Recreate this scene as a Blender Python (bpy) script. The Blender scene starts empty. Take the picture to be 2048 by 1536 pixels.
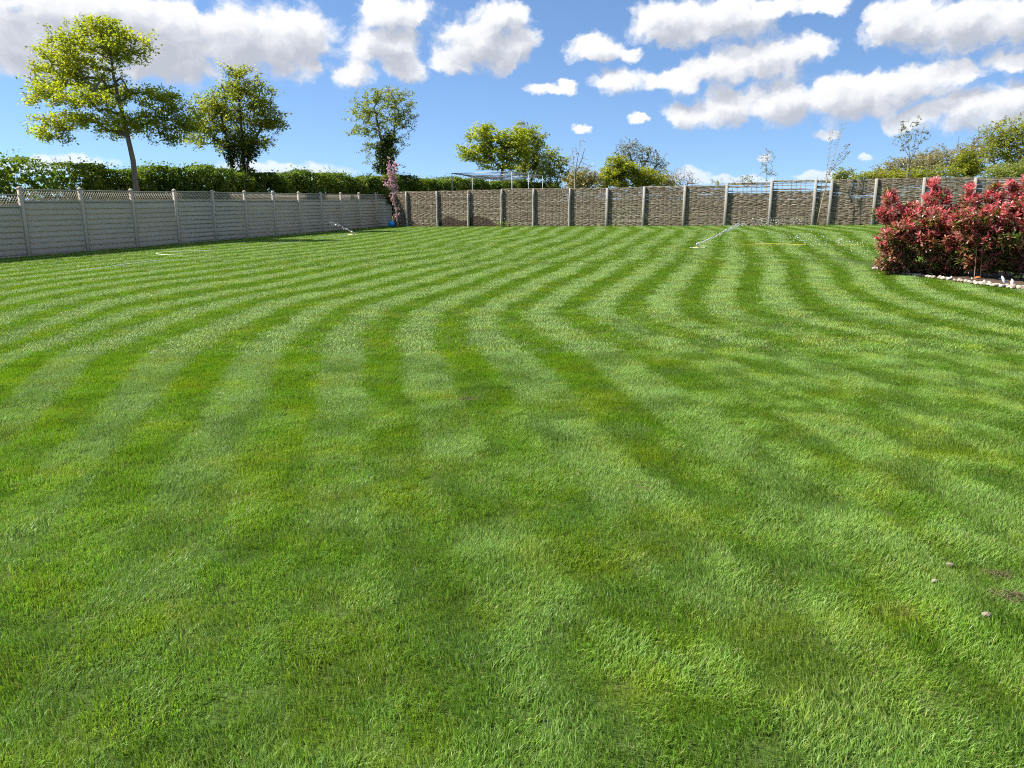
import bpy, math, random
import numpy as np
from mathutils import Vector, Matrix

random.seed(7)
RNG = np.random.default_rng(11)
scene = bpy.context.scene
COL = scene.collection

# ------------------------------------------------------------------ camera
F_PX, CAM_H, HORIZON = 1540.0, 1.5, 399.0
PITCH = math.atan((768 - HORIZON) / F_PX)
cam_data = bpy.data.cameras.new('camera')
cam_data.sensor_width = 36.0
cam_data.lens = F_PX / 2048 * 36.0
cam_data.clip_start = 0.05
cam_data.clip_end = 3000
cam = bpy.data.objects.new('camera', cam_data)
cam.location = (0, 0, CAM_H)
cam.rotation_euler = (math.pi / 2 - PITCH, 0, 0)
COL.objects.link(cam)
scene.camera = cam

SUN_EL = math.radians(47)
SUN_AZ = math.atan2(-0.97, 0.05)          # measured from +Y towards +X


def ray(px, py):
    a = (px - 1024) / F_PX
    b = (768 - py) / F_PX
    return np.array([a, math.cos(PITCH) + b * math.sin(PITCH), -math.sin(PITCH) + b * math.cos(PITCH)])


# ------------------------------------------------------------------ node helpers
class NT:
    def __init__(self, tree):
        self.t = tree

    def n(self, typ, **kw):
        nd = self.t.nodes.new(typ)
        for k, v in kw.items():
            setattr(nd, k, v)
        return nd

    def link(self, a, b):
        self.t.links.new(a, b)

    def put(self, sock, v):
        if isinstance(v, bpy.types.NodeSocket):
            self.t.links.new(v, sock)
        else:
            sock.default_value = v

    def math(self, op, a, b=None, c=None, clamp=False):
        nd = self.n('ShaderNodeMath', operation=op, use_clamp=clamp)
        for i, v in enumerate((a, b, c)):
            if v is not None:
                self.put(nd.inputs[i], v)
        return nd.outputs[0]

    def vmath(self, op, a, b=None, c=None):
        nd = self.n('ShaderNodeVectorMath', operation=op)
        for i, v in enumerate((a, b, c)):
            if v is not None:
                self.put(nd.inputs[i], v)
        return nd.outputs['Value'] if op in ('LENGTH', 'DOT_PRODUCT', 'DISTANCE') else nd.outputs[0]

    def noise(self, vec, scale, detail=2.0, rough=0.5, dim='3D', col=False):
        nd = self.n('ShaderNodeTexNoise', noise_dimensions=dim)
        if vec is not None:
            self.link(vec, nd.inputs['Vector'])
        nd.inputs['Scale'].default_value = scale
        nd.inputs['Detail'].default_value = detail
        nd.inputs['Roughness'].default_value = rough
        return nd.outputs['Color'] if col else nd.outputs[0]

    def maprange(self, v, a, b, c=0.0, d=1.0, smooth=False):
        nd = self.n('ShaderNodeMapRange')
        if smooth:
            nd.interpolation_type = 'SMOOTHSTEP'
        self.put(nd.inputs[0], v)
        for i, x in enumerate((a, b, c, d)):
            nd.inputs[i + 1].default_value = x
        return nd.outputs[0]

    def mix(self, fac, a, b, blend='MIX'):
        nd = self.n('ShaderNodeMix', data_type='RGBA', blend_type=blend)
        self.put(nd.inputs[0], fac)
        self.put(nd.inputs[6], a)
        self.put(nd.inputs[7], b)
        return nd.outputs[2]

    def ramp(self, fac, stops, interp='LINEAR'):
        nd = self.n('ShaderNodeValToRGB')
        cr = nd.color_ramp
        cr.interpolation = interp
        while len(cr.elements) < len(stops):
            cr.elements.new(0.5)
        for e, (p, c) in zip(cr.elements, stops):
            e.position = p
            e.color = (*c, 1)
        self.put(nd.inputs[0], fac)
        return nd.outputs[0]


def C4(c):
    return (*c, 1.0)


# ------------------------------------------------------------------ world: blue sky with fair-weather cumulus
world = bpy.data.worlds.new('World')
scene.world = world
world.use_nodes = True
wt = world.node_tree
wt.nodes.clear()
W = NT(wt)


def azel(px, py):
    d = ray(px, py)
    d /= np.linalg.norm(d)
    return math.degrees(math.atan2(d[0], d[1])), math.degrees(math.asin(d[2]))


CLOUDS = [  # centre and radii of the billows, in photograph pixels
    (60, 75, 210, 95), (300, 80, 230, 100), (500, 78, 180, 80), (200, 20, 330, 60), (600, 60, 95, 62), (630, 122, 24, 18),
    (790, 22, 95, 42), (765, 85, 72, 55), (705, 145, 42, 34), (805, 122, 52, 36),
    (965, 80, 100, 62), (1005, 35, 62, 42), (915, 112, 55, 32), (1040, 85, 36, 42), (1018, 118, 24, 22),
    (1190, 88, 58, 34), (1250, 102, 34, 18),
    (1345, 45, 100, 56), (1455, 35, 105, 52), (1640, 8, 75, 24), (1540, 15, 70, 30),
    (1105, 171, 52, 14), (1135, 156, 22, 14), (1235, 156, 54, 30),
    (1345, 160, 75, 28), (1440, 134, 85, 38), (1530, 112, 85, 42), (1605, 95, 58, 34),
    (1372, 222, 46, 34), (1460, 210, 78, 42), (1570, 198, 100, 54), (1700, 190, 120, 56), (1815, 163, 120, 46), (1900, 142, 85, 28),
    (1805, 42, 92, 56), (1930, 45, 140, 62), (2060, 25, 110, 60), (2015, 112, 55, 28),
    (1840, 236, 72, 30), (1935, 215, 88, 46), (2040, 200, 95, 58),
    (1160, 251, 27, 12), (1275, 238, 26, 13), (1650, 261, 38, 13), (1735, 313, 16, 9), (1530, 308, 20, 9),
    (110, 326, 130, 20), (560, 338, 150, 18), (1460, 358, 110, 9), (1650, 352, 60, 14), (1385, 352, 40, 16), (930, 372, 90, 14),
    (30, 215, 60, 0.1),
]
CLOUDS = [c for c in CLOUDS if c[3] > 1]


def build_cloud_group(name, blobs):
    g = bpy.data.node_groups.new(name, 'ShaderNodeTree')
    g.interface.new_socket('P', in_out='INPUT', socket_type='NodeSocketVector')
    g.interface.new_socket('F', in_out='OUTPUT', socket_type='NodeSocketFloat')
    N = NT(g)
    gi = N.n('NodeGroupInput')
    go = N.n('NodeGroupOutput')
    P = gi.outputs[0]
    F = None
    for (px, py, rx, ry) in blobs:
        a0, e0 = azel(px, py)
        ra = abs(azel(px + rx, py)[0] - azel(px - rx, py)[0]) / 2
        re = abs(azel(px, py + ry)[1] - azel(px, py - ry)[1]) / 2
        v = N.vmath('MULTIPLY_ADD', P, (1 / ra, 1 / re, 0), (-a0 / ra, -e0 / re, 0))
        L = N.vmath('LENGTH', v)
        F = L if F is None else N.math('SMOOTH_MIN', F, L, 0.25)
    if not blobs:   # beyond the photographed sector the same kind of sky goes on
        nz = N.noise(P, 0.075, 2.0, 0.5)
        sp = N.n('ShaderNodeSeparateXYZ')
        N.link(P, sp.inputs[0])
        F = N.math('ADD', N.maprange(nz, 0.36, 0.62, 0.35, 1.9), N.maprange(sp.outputs[1], 1.0, 8.0, 1.2, 0.0))
    N.link(F, go.inputs[0])
    return g


tc = W.n('ShaderNodeTexCoord')
DIR = tc.outputs['Generated']
sp = W.n('ShaderNodeSeparateXYZ')
W.link(DIR, sp.inputs[0])
az = W.math('MULTIPLY', W.math('ARCTAN2', sp.outputs[0], sp.outputs[1]), 57.29578)
el = W.math('MULTIPLY', W.math('ARCSINE', sp.outputs[2]), 57.29578)
cb = W.n('ShaderNodeCombineXYZ')
W.link(az, cb.inputs[0])
W.link(el, cb.inputs[1])
P = cb.outputs[0]
wc = W.noise(P, 0.35, 1.0, 0.5, col=True)
warp = W.vmath('MULTIPLY_ADD', wc, (1.8, 1.3, 0), (-0.9, -0.55, 0))
w2 = W.noise(P, 1.5, 4.0, 0.6, col=True)
Pw = W.vmath('ADD', W.vmath('ADD', P, warp), W.vmath('MULTIPLY_ADD', w2, (1.1, 0.9, 0), (-0.55, -0.45, 0)))
PN = W.vmath('MULTIPLY', Pw, (1.0, 1.25, 0))
na = W.noise(PN, 0.62, 7.0, 0.52)
edge = W.math('MULTIPLY_ADD', na, -1.35, 0.67)

sky = W.n('ShaderNodeTexSky', sky_type='NISHITA')
sky.sun_disc = False
sky.sun_elevation = SUN_EL
sky.sun_rotation = SUN_AZ
sky.altitude = 50
sky.air_density = 1.0
sky.dust_density = 0.0
sky.ozone_density = 6.0
lift = W.vmath('NORMALIZE', W.vmath('MULTIPLY_ADD', DIR, (1, 1, 1.25), (0, 0, 0.105)))
W.link(lift, sky.inputs[0])
bg1 = W.n('ShaderNodeBackground')
hsv = W.n('ShaderNodeHueSaturation')
hsv.inputs['Saturation'].default_value = 1.0
W.link(sky.outputs[0], hsv.inputs['Color'])
W.link(hsv.outputs[0], bg1.inputs[0])
bg1.inputs[1].default_value = 0.082


def mixsh(fac, a, b):
    mx = W.n('ShaderNodeMixShader')
    W.link(fac, mx.inputs[0])
    W.link(a, mx.inputs[1])
    W.link(b, mx.inputs[2])
    return mx.outputs[0]


def cf(name, blobs, vec):
    nd = W.n('ShaderNodeGroup')
    nd.node_tree = build_cloud_group(name, blobs)
    W.link(vec, nd.inputs[0])
    return nd.outputs[0]


outside = W.math('MAXIMUM', W.maprange(W.math('ABSOLUTE', az), 36, 44), W.maprange(el, 15.0, 19.0), clamp=True)
PSH = W.vmath('ADD', Pw, (-0.55, 1.25, 0))
Fo = cf('cloud_field_beyond', [], Pw)
Fa = cf('cloud_field_all', CLOUDS, Pw)
Fb = cf('cloud_field_large', [c for c in CLOUDS if c[3] >= 28], PSH)
Fa = W.math('ADD', W.math('MULTIPLY', Fa, W.math('SUBTRACT', 1.0, outside)), W.math('MULTIPLY', Fo, outside))
Fb = W.math('ADD', W.math('MULTIPLY', Fb, W.math('SUBTRACT', 1.0, outside)), W.math('MULTIPLY', W.math('ADD', Fo, 0.25), outside))
Fn = W.math('ADD', Fa, edge)
dens = W.math('MULTIPLY', W.maprange(Fn, 1.10, 0.58, smooth=True), W.maprange(el, 0.5, 5.5, 0.45, 1.0))
nb = W.noise(W.vmath('ADD', PN, (-0.40, 0.52, 0)), 0.62, 3.0, 0.5)
lit = W.maprange(Fb, 0.28, 1.22, 0.0, 1.0)
lit = W.math('MULTIPLY_ADD', W.math('SUBTRACT', na, nb), 0.85, lit, clamp=True)
ccol = W.ramp(lit, [(0.0, (0.52, 0.555, 0.635)), (0.30, (0.66, 0.69, 0.76)), (0.60, (0.88, 0.90, 0.93)), (1.0, (1.03, 1.03, 1.03))])
bg2 = W.n('ShaderNodeBackground')
W.link(ccol, bg2.inputs[0])
bg2.inputs[1].default_value = 0.475
cur = mixsh(dens, bg1.outputs[0], bg2.outputs[0])
wo = W.n('ShaderNodeOutputWorld')
W.link(cur, wo.inputs[0])
world.cycles.sampling_method = 'MANUAL'
world.cycles.sample_map_resolution = 512

# ------------------------------------------------------------------ sun, exposure, render settings
sd = bpy.data.lights.new('sun', 'SUN')
sd.energy = 5.0
sd.angle = math.radians(0.55)
sd.color = (1.0, 0.95, 0.87)
sun = bpy.data.objects.new('sun', sd)
S = Vector((math.sin(SUN_AZ) * math.cos(SUN_EL), math.cos(SUN_AZ) * math.cos(SUN_EL), math.sin(SUN_EL)))
sun.rotation_euler = S.to_track_quat('Z', 'Y').to_euler()
sun.location = (-20, 10, 30)
COL.objects.link(sun)

vs = scene.view_settings
vs.view_transform = 'Standard'
vs.look = 'None'
vs.exposure = 1.15
vs.gamma = 1.0
scene.display_settings.display_device = 'sRGB'
scene.render.engine = 'CYCLES'
cy = scene.cycles
cy.max_bounces = 5
cy.diffuse_bounces = 3
cy.glossy_bounces = 2
cy.transmission_bounces = 4
cy.transparent_max_bounces = 6
cy.caustics_reflective = False
cy.caustics_refractive = False
cy.use_adaptive_sampling = True
cy.adaptive_threshold = 0.02
cy.use_denoising = False
cy.denoiser = 'OPENIMAGEDENOISE'
cy.sample_clamp_indirect = 6.0
cy.filter_width = 1.1

# ------------------------------------------------------------------ terrain and projection helpers


def ground_z(x, y):
    x = np.asarray(x, float)
    y = np.asarray(y, float)
    t = np.clip((y - 10) / 20, 0, 1)
    t = t * t * (3 - 2 * t)
    w = np.clip((x + 8.0) / 22.3, 0, 1.35) ** 1.15
    return 0.47 * t * w


def gz(x, y):
    return float(ground_z(x, y))


def G(px, py):
    """point of the lawn seen at a photograph pixel"""
    d = ray(px, py)
    z = 0.0
    for _ in range(12):
        t = (z - CAM_H) / d[2]
        z = gz(d[0] * t, d[1] * t)
    return Vector((d[0] * t, d[1] * t, z))


def P3(px, py, depth):
    """point at ground distance `depth` seen at a photograph pixel"""
    d = ray(px, py)
    t = depth / d[1]
    return Vector((d[0] * t, depth, CAM_H + d[2] * t))


# ------------------------------------------------------------------ mesh helpers
def mesh_np(name, verts, faces, mat=None, smooth=False):
    """faces: list of (M,k) integer arrays"""
    me = bpy.data.meshes.new(name)
    verts = np.asarray(verts, np.float32)
    if not isinstance(faces, (list, tuple)):
        faces = [faces]
    faces = [np.asarray(f, np.int32) for f in faces if len(f)]
    nl = sum(f.size for f in faces)
    npoly = sum(len(f) for f in faces)
    me.vertices.add(len(verts))
    me.vertices.foreach_set('co', verts.ravel())
    me.loops.add(nl)
    me.loops.foreach_set('vertex_index', np.concatenate([f.ravel() for f in faces]))
    me.polygons.add(npoly)
    starts, o = [], 0
    for f in faces:
        k = f.shape[1]
        starts.append(o + np.arange(len(f)) * k)
        o += f.size
    me.polygons.foreach_set('loop_start', np.concatenate(starts).astype(np.int32))
    if smooth:
        me.polygons.foreach_set('use_smooth', np.ones(npoly, bool))
    me.update(calc_edges=True)
    if mat:
        me.materials.append(mat)
    return me


class MB:
    """collects shapes of ONE part and links them as one mesh object"""

    def __init__(self):
        self.v, self.q, self.t, self.n = [], [], [], 0

    def add(self, verts, quads=None, tris=None):
        if quads is not None and len(quads):
            self.q.append(np.asarray(quads, np.int32) + self.n)
        if tris is not None and len(tris):
            self.t.append(np.asarray(tris, np.int32) + self.n)
        self.v.append(np.asarray(verts, np.float64))
        self.n += len(verts)

    def box(self, c, s, bev=0.0, rot=None):
        hx, hy, hz = s[0] / 2, s[1] / 2, s[2] / 2
        if bev <= 0:
            v = np.array([[x, y, z] for z in (-hz, hz) for y in (-hy, hy) for x in (-hx, hx)])
            q = [[0, 2, 3, 1], [4, 5, 7, 6], [0, 1, 5, 4], [2, 6, 7, 3], [0, 4, 6, 2], [1, 3, 7, 5]]
            t = None
        else:
            b = min(bev, hx * .9, hy * .9, hz * .9)
            ring = [(-hx + b, -hy), (hx - b, -hy), (hx, -hy + b), (hx, hy - b), (hx - b, hy), (-hx + b, hy), (-hx, hy - b), (-hx, -hy + b)]
            ins = [(x * (1 - b / hx), y * (1 - b / hy)) for x, y in ring]
            v = [(x, y, -hz) for x, y in ins] + [(x, y, -hz + b) for x, y in ring] + [(x, y, hz - b) for x, y in ring] + [(x, y, hz) for x, y in ins]
            v = np.array(v)
            q = []
            for k in range(3):
                for i in range(8):
                    j = (i + 1) % 8
                    q.append([k * 8 + i, k * 8 + j, k * 8 + 8 + j, k * 8 + 8 + i])
            q += [[24, 25, 26, 27], [24, 27, 28, 31], [28, 29, 30, 31], [3, 2, 1, 0], [7, 4, 3, 0], [7, 6, 5, 4]]
            t = None
        if rot is not None:
            v = v @ np.array(rot.to_3x3()).T
        self.add(v + np.array(c), q, t)
        return self

    def tube(self, pts, rad, sides=6, caps=True):
        pts = np.asarray([tuple(p) for p in pts], float)
        n = len(pts)
        rad = np.broadcast_to(np.asarray(rad, float), (n,))
        tan = np.gradient(pts, axis=0)
        tan /= np.maximum(np.linalg.norm(tan, axis=1, keepdims=True), 1e-9)
        ref = np.array([0, 0, 1.0]) if abs(tan[:, 2]).mean() < 0.8 else np.array([1.0, 0, 0])
        a = np.cross(tan, ref)
        a /= np.maximum(np.linalg.norm(a, axis=1, keepdims=True), 1e-9)
        b = np.cross(tan, a)
        th = np.linspace(0, 2 * math.pi, sides, endpoint=False)
        v = pts[:, None, :] + rad[:, None, None] * (np.cos(th)[None, :, None] * a[:, None, :] + np.sin(th)[None, :, None] * b[:, None, :])
        v = v.reshape(-1, 3)
        i = np.arange(n - 1)[:, None] * sides
        j = np.arange(sides)[None, :]
        j2 = (j + 1) % sides
        q = np.stack([i + j, i + j2, i + sides + j2, i + sides + j], -1).reshape(-1, 4)
        t = []
        if caps:
            v = np.vstack([v, pts[0], pts[-1]])
            c0, c1 = n * sides, n * sides + 1
            for k in range(sides):
                k2 = (k + 1) % sides
                t.append([c0, k2, k])
                t.append([c1, (n - 1) * sides + k, (n - 1) * sides + k2])
        self.add(v, q, t)
        return self

    def sphere(self, c, r, seg=10, rings=6, squash=(1, 1, 1)):
        v = [(0, 0, 1)]
        for i in range(1, rings):
            ph = math.pi * i / rings
            for j in range(seg):
                th = 2 * math.pi * j / seg
                v.append((math.sin(ph) * math.cos(th), math.sin(ph) * math.sin(th), math.cos(ph)))
        v.append((0, 0, -1))
        q, t = [], []
        for j in range(seg):
            t.append([0, 1 + j, 1 + (j + 1) % seg])
            l = 1 + (rings - 2) * seg
            t.append([len(v) - 1, l + (j + 1) % seg, l + j])
        for i in range(rings - 2):
            for j in range(seg):
                a = 1 + i * seg + j
                b = 1 + i * seg + (j + 1) % seg
                q.append([a, a + seg, b + seg, b])
        self.add(np.array(v) * r * np.array(squash) + np.array(c), q, t)
        return self

    def mesh(self, name, mat, smooth=False):
        fs = []
        if self.q:
            fs.append(np.vstack(self.q))
        if self.t:
            fs.append(np.vstack(self.t))
        return mesh_np(name, np.vstack(self.v), fs, mat, smooth)

    def build(self, name, mat, parent=None, smooth=False, loc=None):
        return link(name, self.mesh(name, mat, smooth), parent, loc)


def link(name, me, parent=None, loc=None):
    o = bpy.data.objects.new(name, me)
    COL.objects.link(o)
    if parent is not None:
        o.parent = parent
    if loc is not None:
        o.location = loc
    return o


def tag(o, label=None, cat=None, group=None, kind=None):
    if label:
        o['label'] = label
    if cat:
        o['category'] = cat
    if group:
        o['group'] = group
    if kind:
        o['kind'] = kind
    return o


def thing(name, label, cat, loc=(0, 0, 0), rotz=0.0, group=None):
    o = bpy.data.objects.new(name, None)
    o.empty_display_size = 0.2
    COL.objects.link(o)
    o.location = loc
    o.rotation_euler = (0, 0, rotz)
    return tag(o, label, cat, group)


# ------------------------------------------------------------------ materials
def new_mat(name):
    m = bpy.data.materials.new(name)
    m.use_nodes = True
    m.node_tree.nodes.clear()
    N = NT(m.node_tree)
    out = N.n('ShaderNodeOutputMaterial')
    return m, N, out


def principled(N, out, color, rough=0.7, spec=0.3, bump=None, bump_d=0.01, bump_s=0.5):
    b = N.n('ShaderNodeBsdfPrincipled')
    N.put(b.inputs['Base Color'], color if isinstance(color, bpy.types.NodeSocket) else C4(color))
    N.put(b.inputs['Roughness'], rough)
    b.inputs['Specular IOR Level'].default_value = spec
    if bump is not None:
        bn = N.n('ShaderNodeBump')
        bn.inputs['Strength'].default_value = bump_s
        bn.inputs['Distance'].default_value = bump_d
        N.link(bump, bn.inputs['Height'])
        N.link(bn.outputs[0], b.inputs['Normal'])
    if out is not None:
        N.link(b.outputs[0], out.inputs[0])
    return b


def mat_plain(name, col, rough=0.6, spec=0.3, var=0.12, scale=6.0):
    m, N, out = new_mat(name)
    geo = N.n('ShaderNodeNewGeometry')
    nz = N.noise(geo.outputs['Position'], scale, 4.0, 0.6)
    c = N.mix(nz, C4([x * (1 - var) for x in col]), C4([min(1, x * (1 + var)) for x in col]))
    principled(N, out, c, rough, spec)
    return m


def mat_leaf(name, stops, trans=0.35, rough=0.45, spec=0.35, clump=None, tcol=None):
    """foliage: colour by leaf, a little by region of the plant, light passing through"""
    m, N, out = new_mat(name)
    geo = N.n('ShaderNodeNewGeometry')
    oi = N.n('ShaderNodeObjectInfo')
    r = N.math('FRACT', N.math('ADD', geo.outputs['Random Per Island'], oi.outputs['Random']))
    if clump:
        nz = N.noise(geo.outputs['Position'], clump, 2.0, 0.5)
        r = N.math('ADD', N.math('MULTIPLY', r, 0.55), N.math('MULTIPLY_ADD', nz, 1.5, -0.52), clamp=True)
    c = N.ramp(r, stops)
    b = principled(N, None, c, rough, spec)
    t = N.n('ShaderNodeBsdfTranslucent')
    tc = N.mix(1.0, c, C4(tcol or (1.35, 1.4, 0.6)), 'MULTIPLY')
    N.link(tc, t.inputs[0])
    ms = N.n('ShaderNodeMixShader')
    ms.inputs[0].default_value = trans
    N.link(b.outputs[0], ms.inputs[1])
    N.link(t.outputs[0], ms.inputs[2])
    N.link(ms.outputs[0], out.inputs[0])
    return m


def mat_bark(name, a, b, scale=9.0, stretch=(1, 1, 0.25)):
    m, N, out = new_mat(name)
    geo = N.n('ShaderNodeNewGeometry')
    v = N.vmath('MULTIPLY', geo.outputs['Position'], stretch)
    nz = N.noise(v, scale, 5.0, 0.65)
    principled(N, out, N.mix(N.maprange(nz, 0.3, 0.7), C4(a), C4(b)), 0.85, 0.15, nz, 0.02, 0.6)
    return m


M = {}
# grey painted timber
m, N, out = new_mat('grey_painted_timber')
geo = N.n('ShaderNodeNewGeometry')
oi = N.n('ShaderNodeObjectInfo')
tcn = N.n('ShaderNodeTexCoord')
v = N.vmath('MULTIPLY', tcn.outputs['Object'], (2.2, 40, 40))
gr = N.noise(v, 1.6, 5.0, 0.65)
big = N.noise(geo.outputs['Position'], 1.1, 3.0, 0.6)
tone = N.math('ADD', N.math('MULTIPLY', oi.outputs['Random'], 0.35), N.math('MULTIPLY', big, 0.65))
c = N.mix(tone, C4((0.425, 0.368, 0.290)), C4((0.510, 0.448, 0.362)))
c = N.mix(N.maprange(gr, 0.52, 0.75, 0, 0.35), c, C4((0.27, 0.255, 0.22)))
# algae and splashed soil close to the ground
sep = N.n('ShaderNodeSeparateXYZ')
N.link(geo.outputs['Position'], sep.inputs[0])
splash = N.math('ADD', sep.outputs[2], N.math('MULTIPLY', N.noise(geo.outputs['Position'], 3.0, 4.0, 0.6), 0.5))
c = N.mix(N.maprange(splash, 0.34, 0.58, 0.55, 0.0), c, C4((0.34, 0.30, 0.22)))
principled(N, out, c, 0.62, 0.25, gr, 0.004, 0.5)
M['grey'] = m

# weathered posts
m, N, out = new_mat('weathered_post_timber')
geo = N.n('ShaderNodeNewGeometry')
oi = N.n('ShaderNodeObjectInfo')
v = N.vmath('MULTIPLY', geo.outputs['Position'], (14, 14, 1.2))
gr = N.noise(v, 1.5, 5.0, 0.7)
c = N.mix(N.maprange(gr, 0.35, 0.7), C4((0.36, 0.35, 0.325)), C4((0.235, 0.225, 0.205)))
c = N.mix(N.math('MULTIPLY', oi.outputs['Random'], 0.5), c, C4((0.36, 0.30, 0.22)))
kn = N.noise(geo.outputs['Position'], 5.0, 1.0, 0.4)
c = N.mix(N.maprange(kn, 0.70, 0.75, 0, 0.8), c, C4((0.10, 0.085, 0.07)))
principled(N, out, c, 0.8, 0.2, gr, 0.006, 0.6)
M['post'] = m

# hazel rods of the hurdles: each rod its own tone, some still reddish or silvery
m, N, out = new_mat('hazel_rods')
geo = N.n('ShaderNodeNewGeometry')
r = geo.outputs['Random Per Island']
c = N.ramp(r, [(0.0, (0.11, 0.082, 0.056)), (0.3, (0.18, 0.145, 0.10)), (0.55, (0.25, 0.215, 0.16)), (0.75, (0.21, 0.15, 0.105)), (0.9, (0.34, 0.30, 0.23)), (1.0, (0.42, 0.385, 0.31))])
big = N.noise(geo.outputs['Position'], 1.0, 3.0, 0.6)
c = N.mix(N.maprange(big, 0.4, 0.7, 0, 0.45), c, C4((0.19, 0.185, 0.115)))
dk = N.n('ShaderNodeAttribute', attribute_name='damp')
c = N.mix(N.math('MULTIPLY', dk.outputs['Fac'], 0.88), c, C4((0.045, 0.026, 0.018)))
v = N.vmath('MULTIPLY', geo.outputs['Position'], (3, 3, 30))
nz = N.noise(v, 3.0, 3.0, 0.6)
c = N.mix(N.maprange(nz, 0.45, 0.75, 0, 0.5), c, C4((0.085, 0.065, 0.045)))
principled(N, out, c, 0.75, 0.2)
M['rod'] = m

M['bark'] = mat_bark('brown_grey_bark', (0.10, 0.08, 0.06), (0.21, 0.18, 0.145))
M['bark_dark'] = mat_bark('dark_ivy_bark', (0.05, 0.04, 0.03), (0.12, 0.10, 0.075))
M['twig_pale'] = mat_bark('pale_twigs', (0.24, 0.20, 0.16), (0.40, 0.35, 0.30))
M['twig_brown'] = mat_bark('brown_twigs', (0.16, 0.12, 0.08), (0.27, 0.21, 0.15))
M['leaf_maple'] = mat_leaf('yellow_green_leaves', [(0, (0.19, 0.25, 0.02)), (0.4, (0.28, 0.32, 0.022)), (0.75, (0.36, 0.37, 0.028)), (1, (0.44, 0.42, 0.06))], trans=0.6, clump=0.9)
M['leaf_olive'] = mat_leaf('olive_leaves', [(0, (0.16, 0.205, 0.028)), (0.5, (0.26, 0.285, 0.04)), (1, (0.38, 0.36, 0.08))], trans=0.6, clump=0.9)
M['leaf_pale'] = mat_leaf('pale_spring_leaves', [(0, (0.13, 0.17, 0.035)), (0.5, (0.22, 0.26, 0.055)), (1, (0.34, 0.36, 0.11))], trans=0.5, clump=1.2)
M['leaf_lime'] = mat_leaf('lime_green_leaves', [(0, (0.15, 0.19, 0.012)), (0.5, (0.26, 0.28, 0.018)), (1, (0.36, 0.36, 0.045))], trans=0.5, clump=1.2)
M['leaf_hedge'] = mat_leaf('hedge_leaves', [(0, (0.045, 0.088, 0.013)), (0.45, (0.095, 0.155, 0.021)), (0.8, (0.165, 0.215, 0.026)), (1, (0.26, 0.29, 0.042))], trans=0.5, clump=0.7)
M['leaf_ivy'] = mat_leaf('ivy_leaves', [(0, (0.03, 0.055, 0.012)), (0.6, (0.065, 0.095, 0.018)), (1, (0.13, 0.15, 0.03))], trans=0.3)
M['leaf_brown'] = mat_leaf('brown_green_buds', [(0, (0.20, 0.155, 0.07)), (0.5, (0.28, 0.245, 0.10)), (1, (0.34, 0.33, 0.12))], clump=1.2)
M['leaf_grey'] = mat_leaf('grey_green_leaves', [(0, (0.12, 0.13, 0.075)), (0.5, (0.19, 0.20, 0.115)), (1, (0.30, 0.30, 0.20))])
M['blossom'] = mat_leaf('pink_blossom', [(0, (0.50, 0.16, 0.22)), (0.4, (0.68, 0.36, 0.42)), (0.75, (0.76, 0.54, 0.58)), (1, (0.82, 0.72, 0.70))], trans=0.3, tcol=(1, 1, 1))
M['white_flower'] = mat_leaf('white_flowers', [(0, (0.55, 0.58, 0.62)), (1, (0.85, 0.85, 0.86))], trans=0.3, tcol=(1, 1, 1))
M['leaf_young'] = mat_leaf('young_red_leaves', [(0, (0.40, 0.075, 0.085)), (0.4, (0.57, 0.16, 0.17)), (0.75, (0.66, 0.27, 0.27)), (1, (0.73, 0.46, 0.43))], trans=0.45, rough=0.32, spec=0.5, tcol=(1.3, 0.8, 0.8))
M['leaf_bronze'] = mat_leaf('bronze_leaves', [(0, (0.19, 0.065, 0.05)), (0.4, (0.32, 0.115, 0.085)), (0.75, (0.42, 0.21, 0.14)), (1, (0.52, 0.34, 0.22))], trans=0.42, rough=0.32, spec=0.5, tcol=(1.3, 0.9, 0.6))
M['leaf_old'] = mat_leaf('glossy_green_leaves', [(0, (0.035, 0.065, 0.016)), (0.5, (0.085, 0.125, 0.022)), (0.85, (0.17, 0.20, 0.04)), (1, (0.34, 0.33, 0.08))], trans=0.3, rough=0.25, spec=0.6)
M['seed_head'] = mat_leaf('rusty_flower_heads', [(0, (0.09, 0.030, 0.018)), (0.6, (0.19, 0.075, 0.045)), (1, (0.28, 0.13, 0.08))], trans=0.1)
M['pebble'] = mat_leaf('pale_pebbles', [(0, (0.20, 0.16, 0.115)), (0.4, (0.31, 0.265, 0.205)), (0.8, (0.40, 0.365, 0.30)), (1, (0.50, 0.48, 0.43))], trans=0.0, rough=0.7, spec=0.25)
M['slate'] = mat_plain('white_stone_chips', (0.55, 0.55, 0.55), 0.6, 0.3, 0.1, 12)
M['metal'] = mat_plain('galvanised_tube', (0.30, 0.33, 0.35), 0.45, 0.5, 0.1, 8)
M['net'] = mat_plain('dark_netting', (0.05, 0.055, 0.055), 0.8, 0.2, 0.1, 8)
M['ball'] = mat_plain('blue_rubber', (0.018, 0.36, 0.86), 0.35, 0.5, 0.06, 8)
M['hose_white'] = mat_plain('pale_hose', (0.78, 0.78, 0.62), 0.45, 0.4, 0.06, 8)
M['hose_yellow'] = mat_plain('yellow_hose', (0.75, 0.60, 0.06), 0.45, 0.4, 0.06, 8)
M['plastic_grey'] = mat_plain('grey_plastic', (0.30, 0.33, 0.36), 0.5, 0.4, 0.06, 8)
M['cane'] = mat_plain('bamboo_cane', (0.34, 0.26, 0.15), 0.6, 0.3, 0.15, 12)
M['dry_leaf'] = mat_plain('orange_dry_leaf', (0.62, 0.16, 0.05), 0.6, 0.3, 0.2, 20)
M['white_tag'] = mat_plain('white_tag', (0.8, 0.8, 0.76), 0.5, 0.3, 0.05, 20)
M['stone'] = mat_plain('buff_stone', (0.24, 0.205, 0.15), 0.8, 0.2, 0.2, 18)
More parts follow.
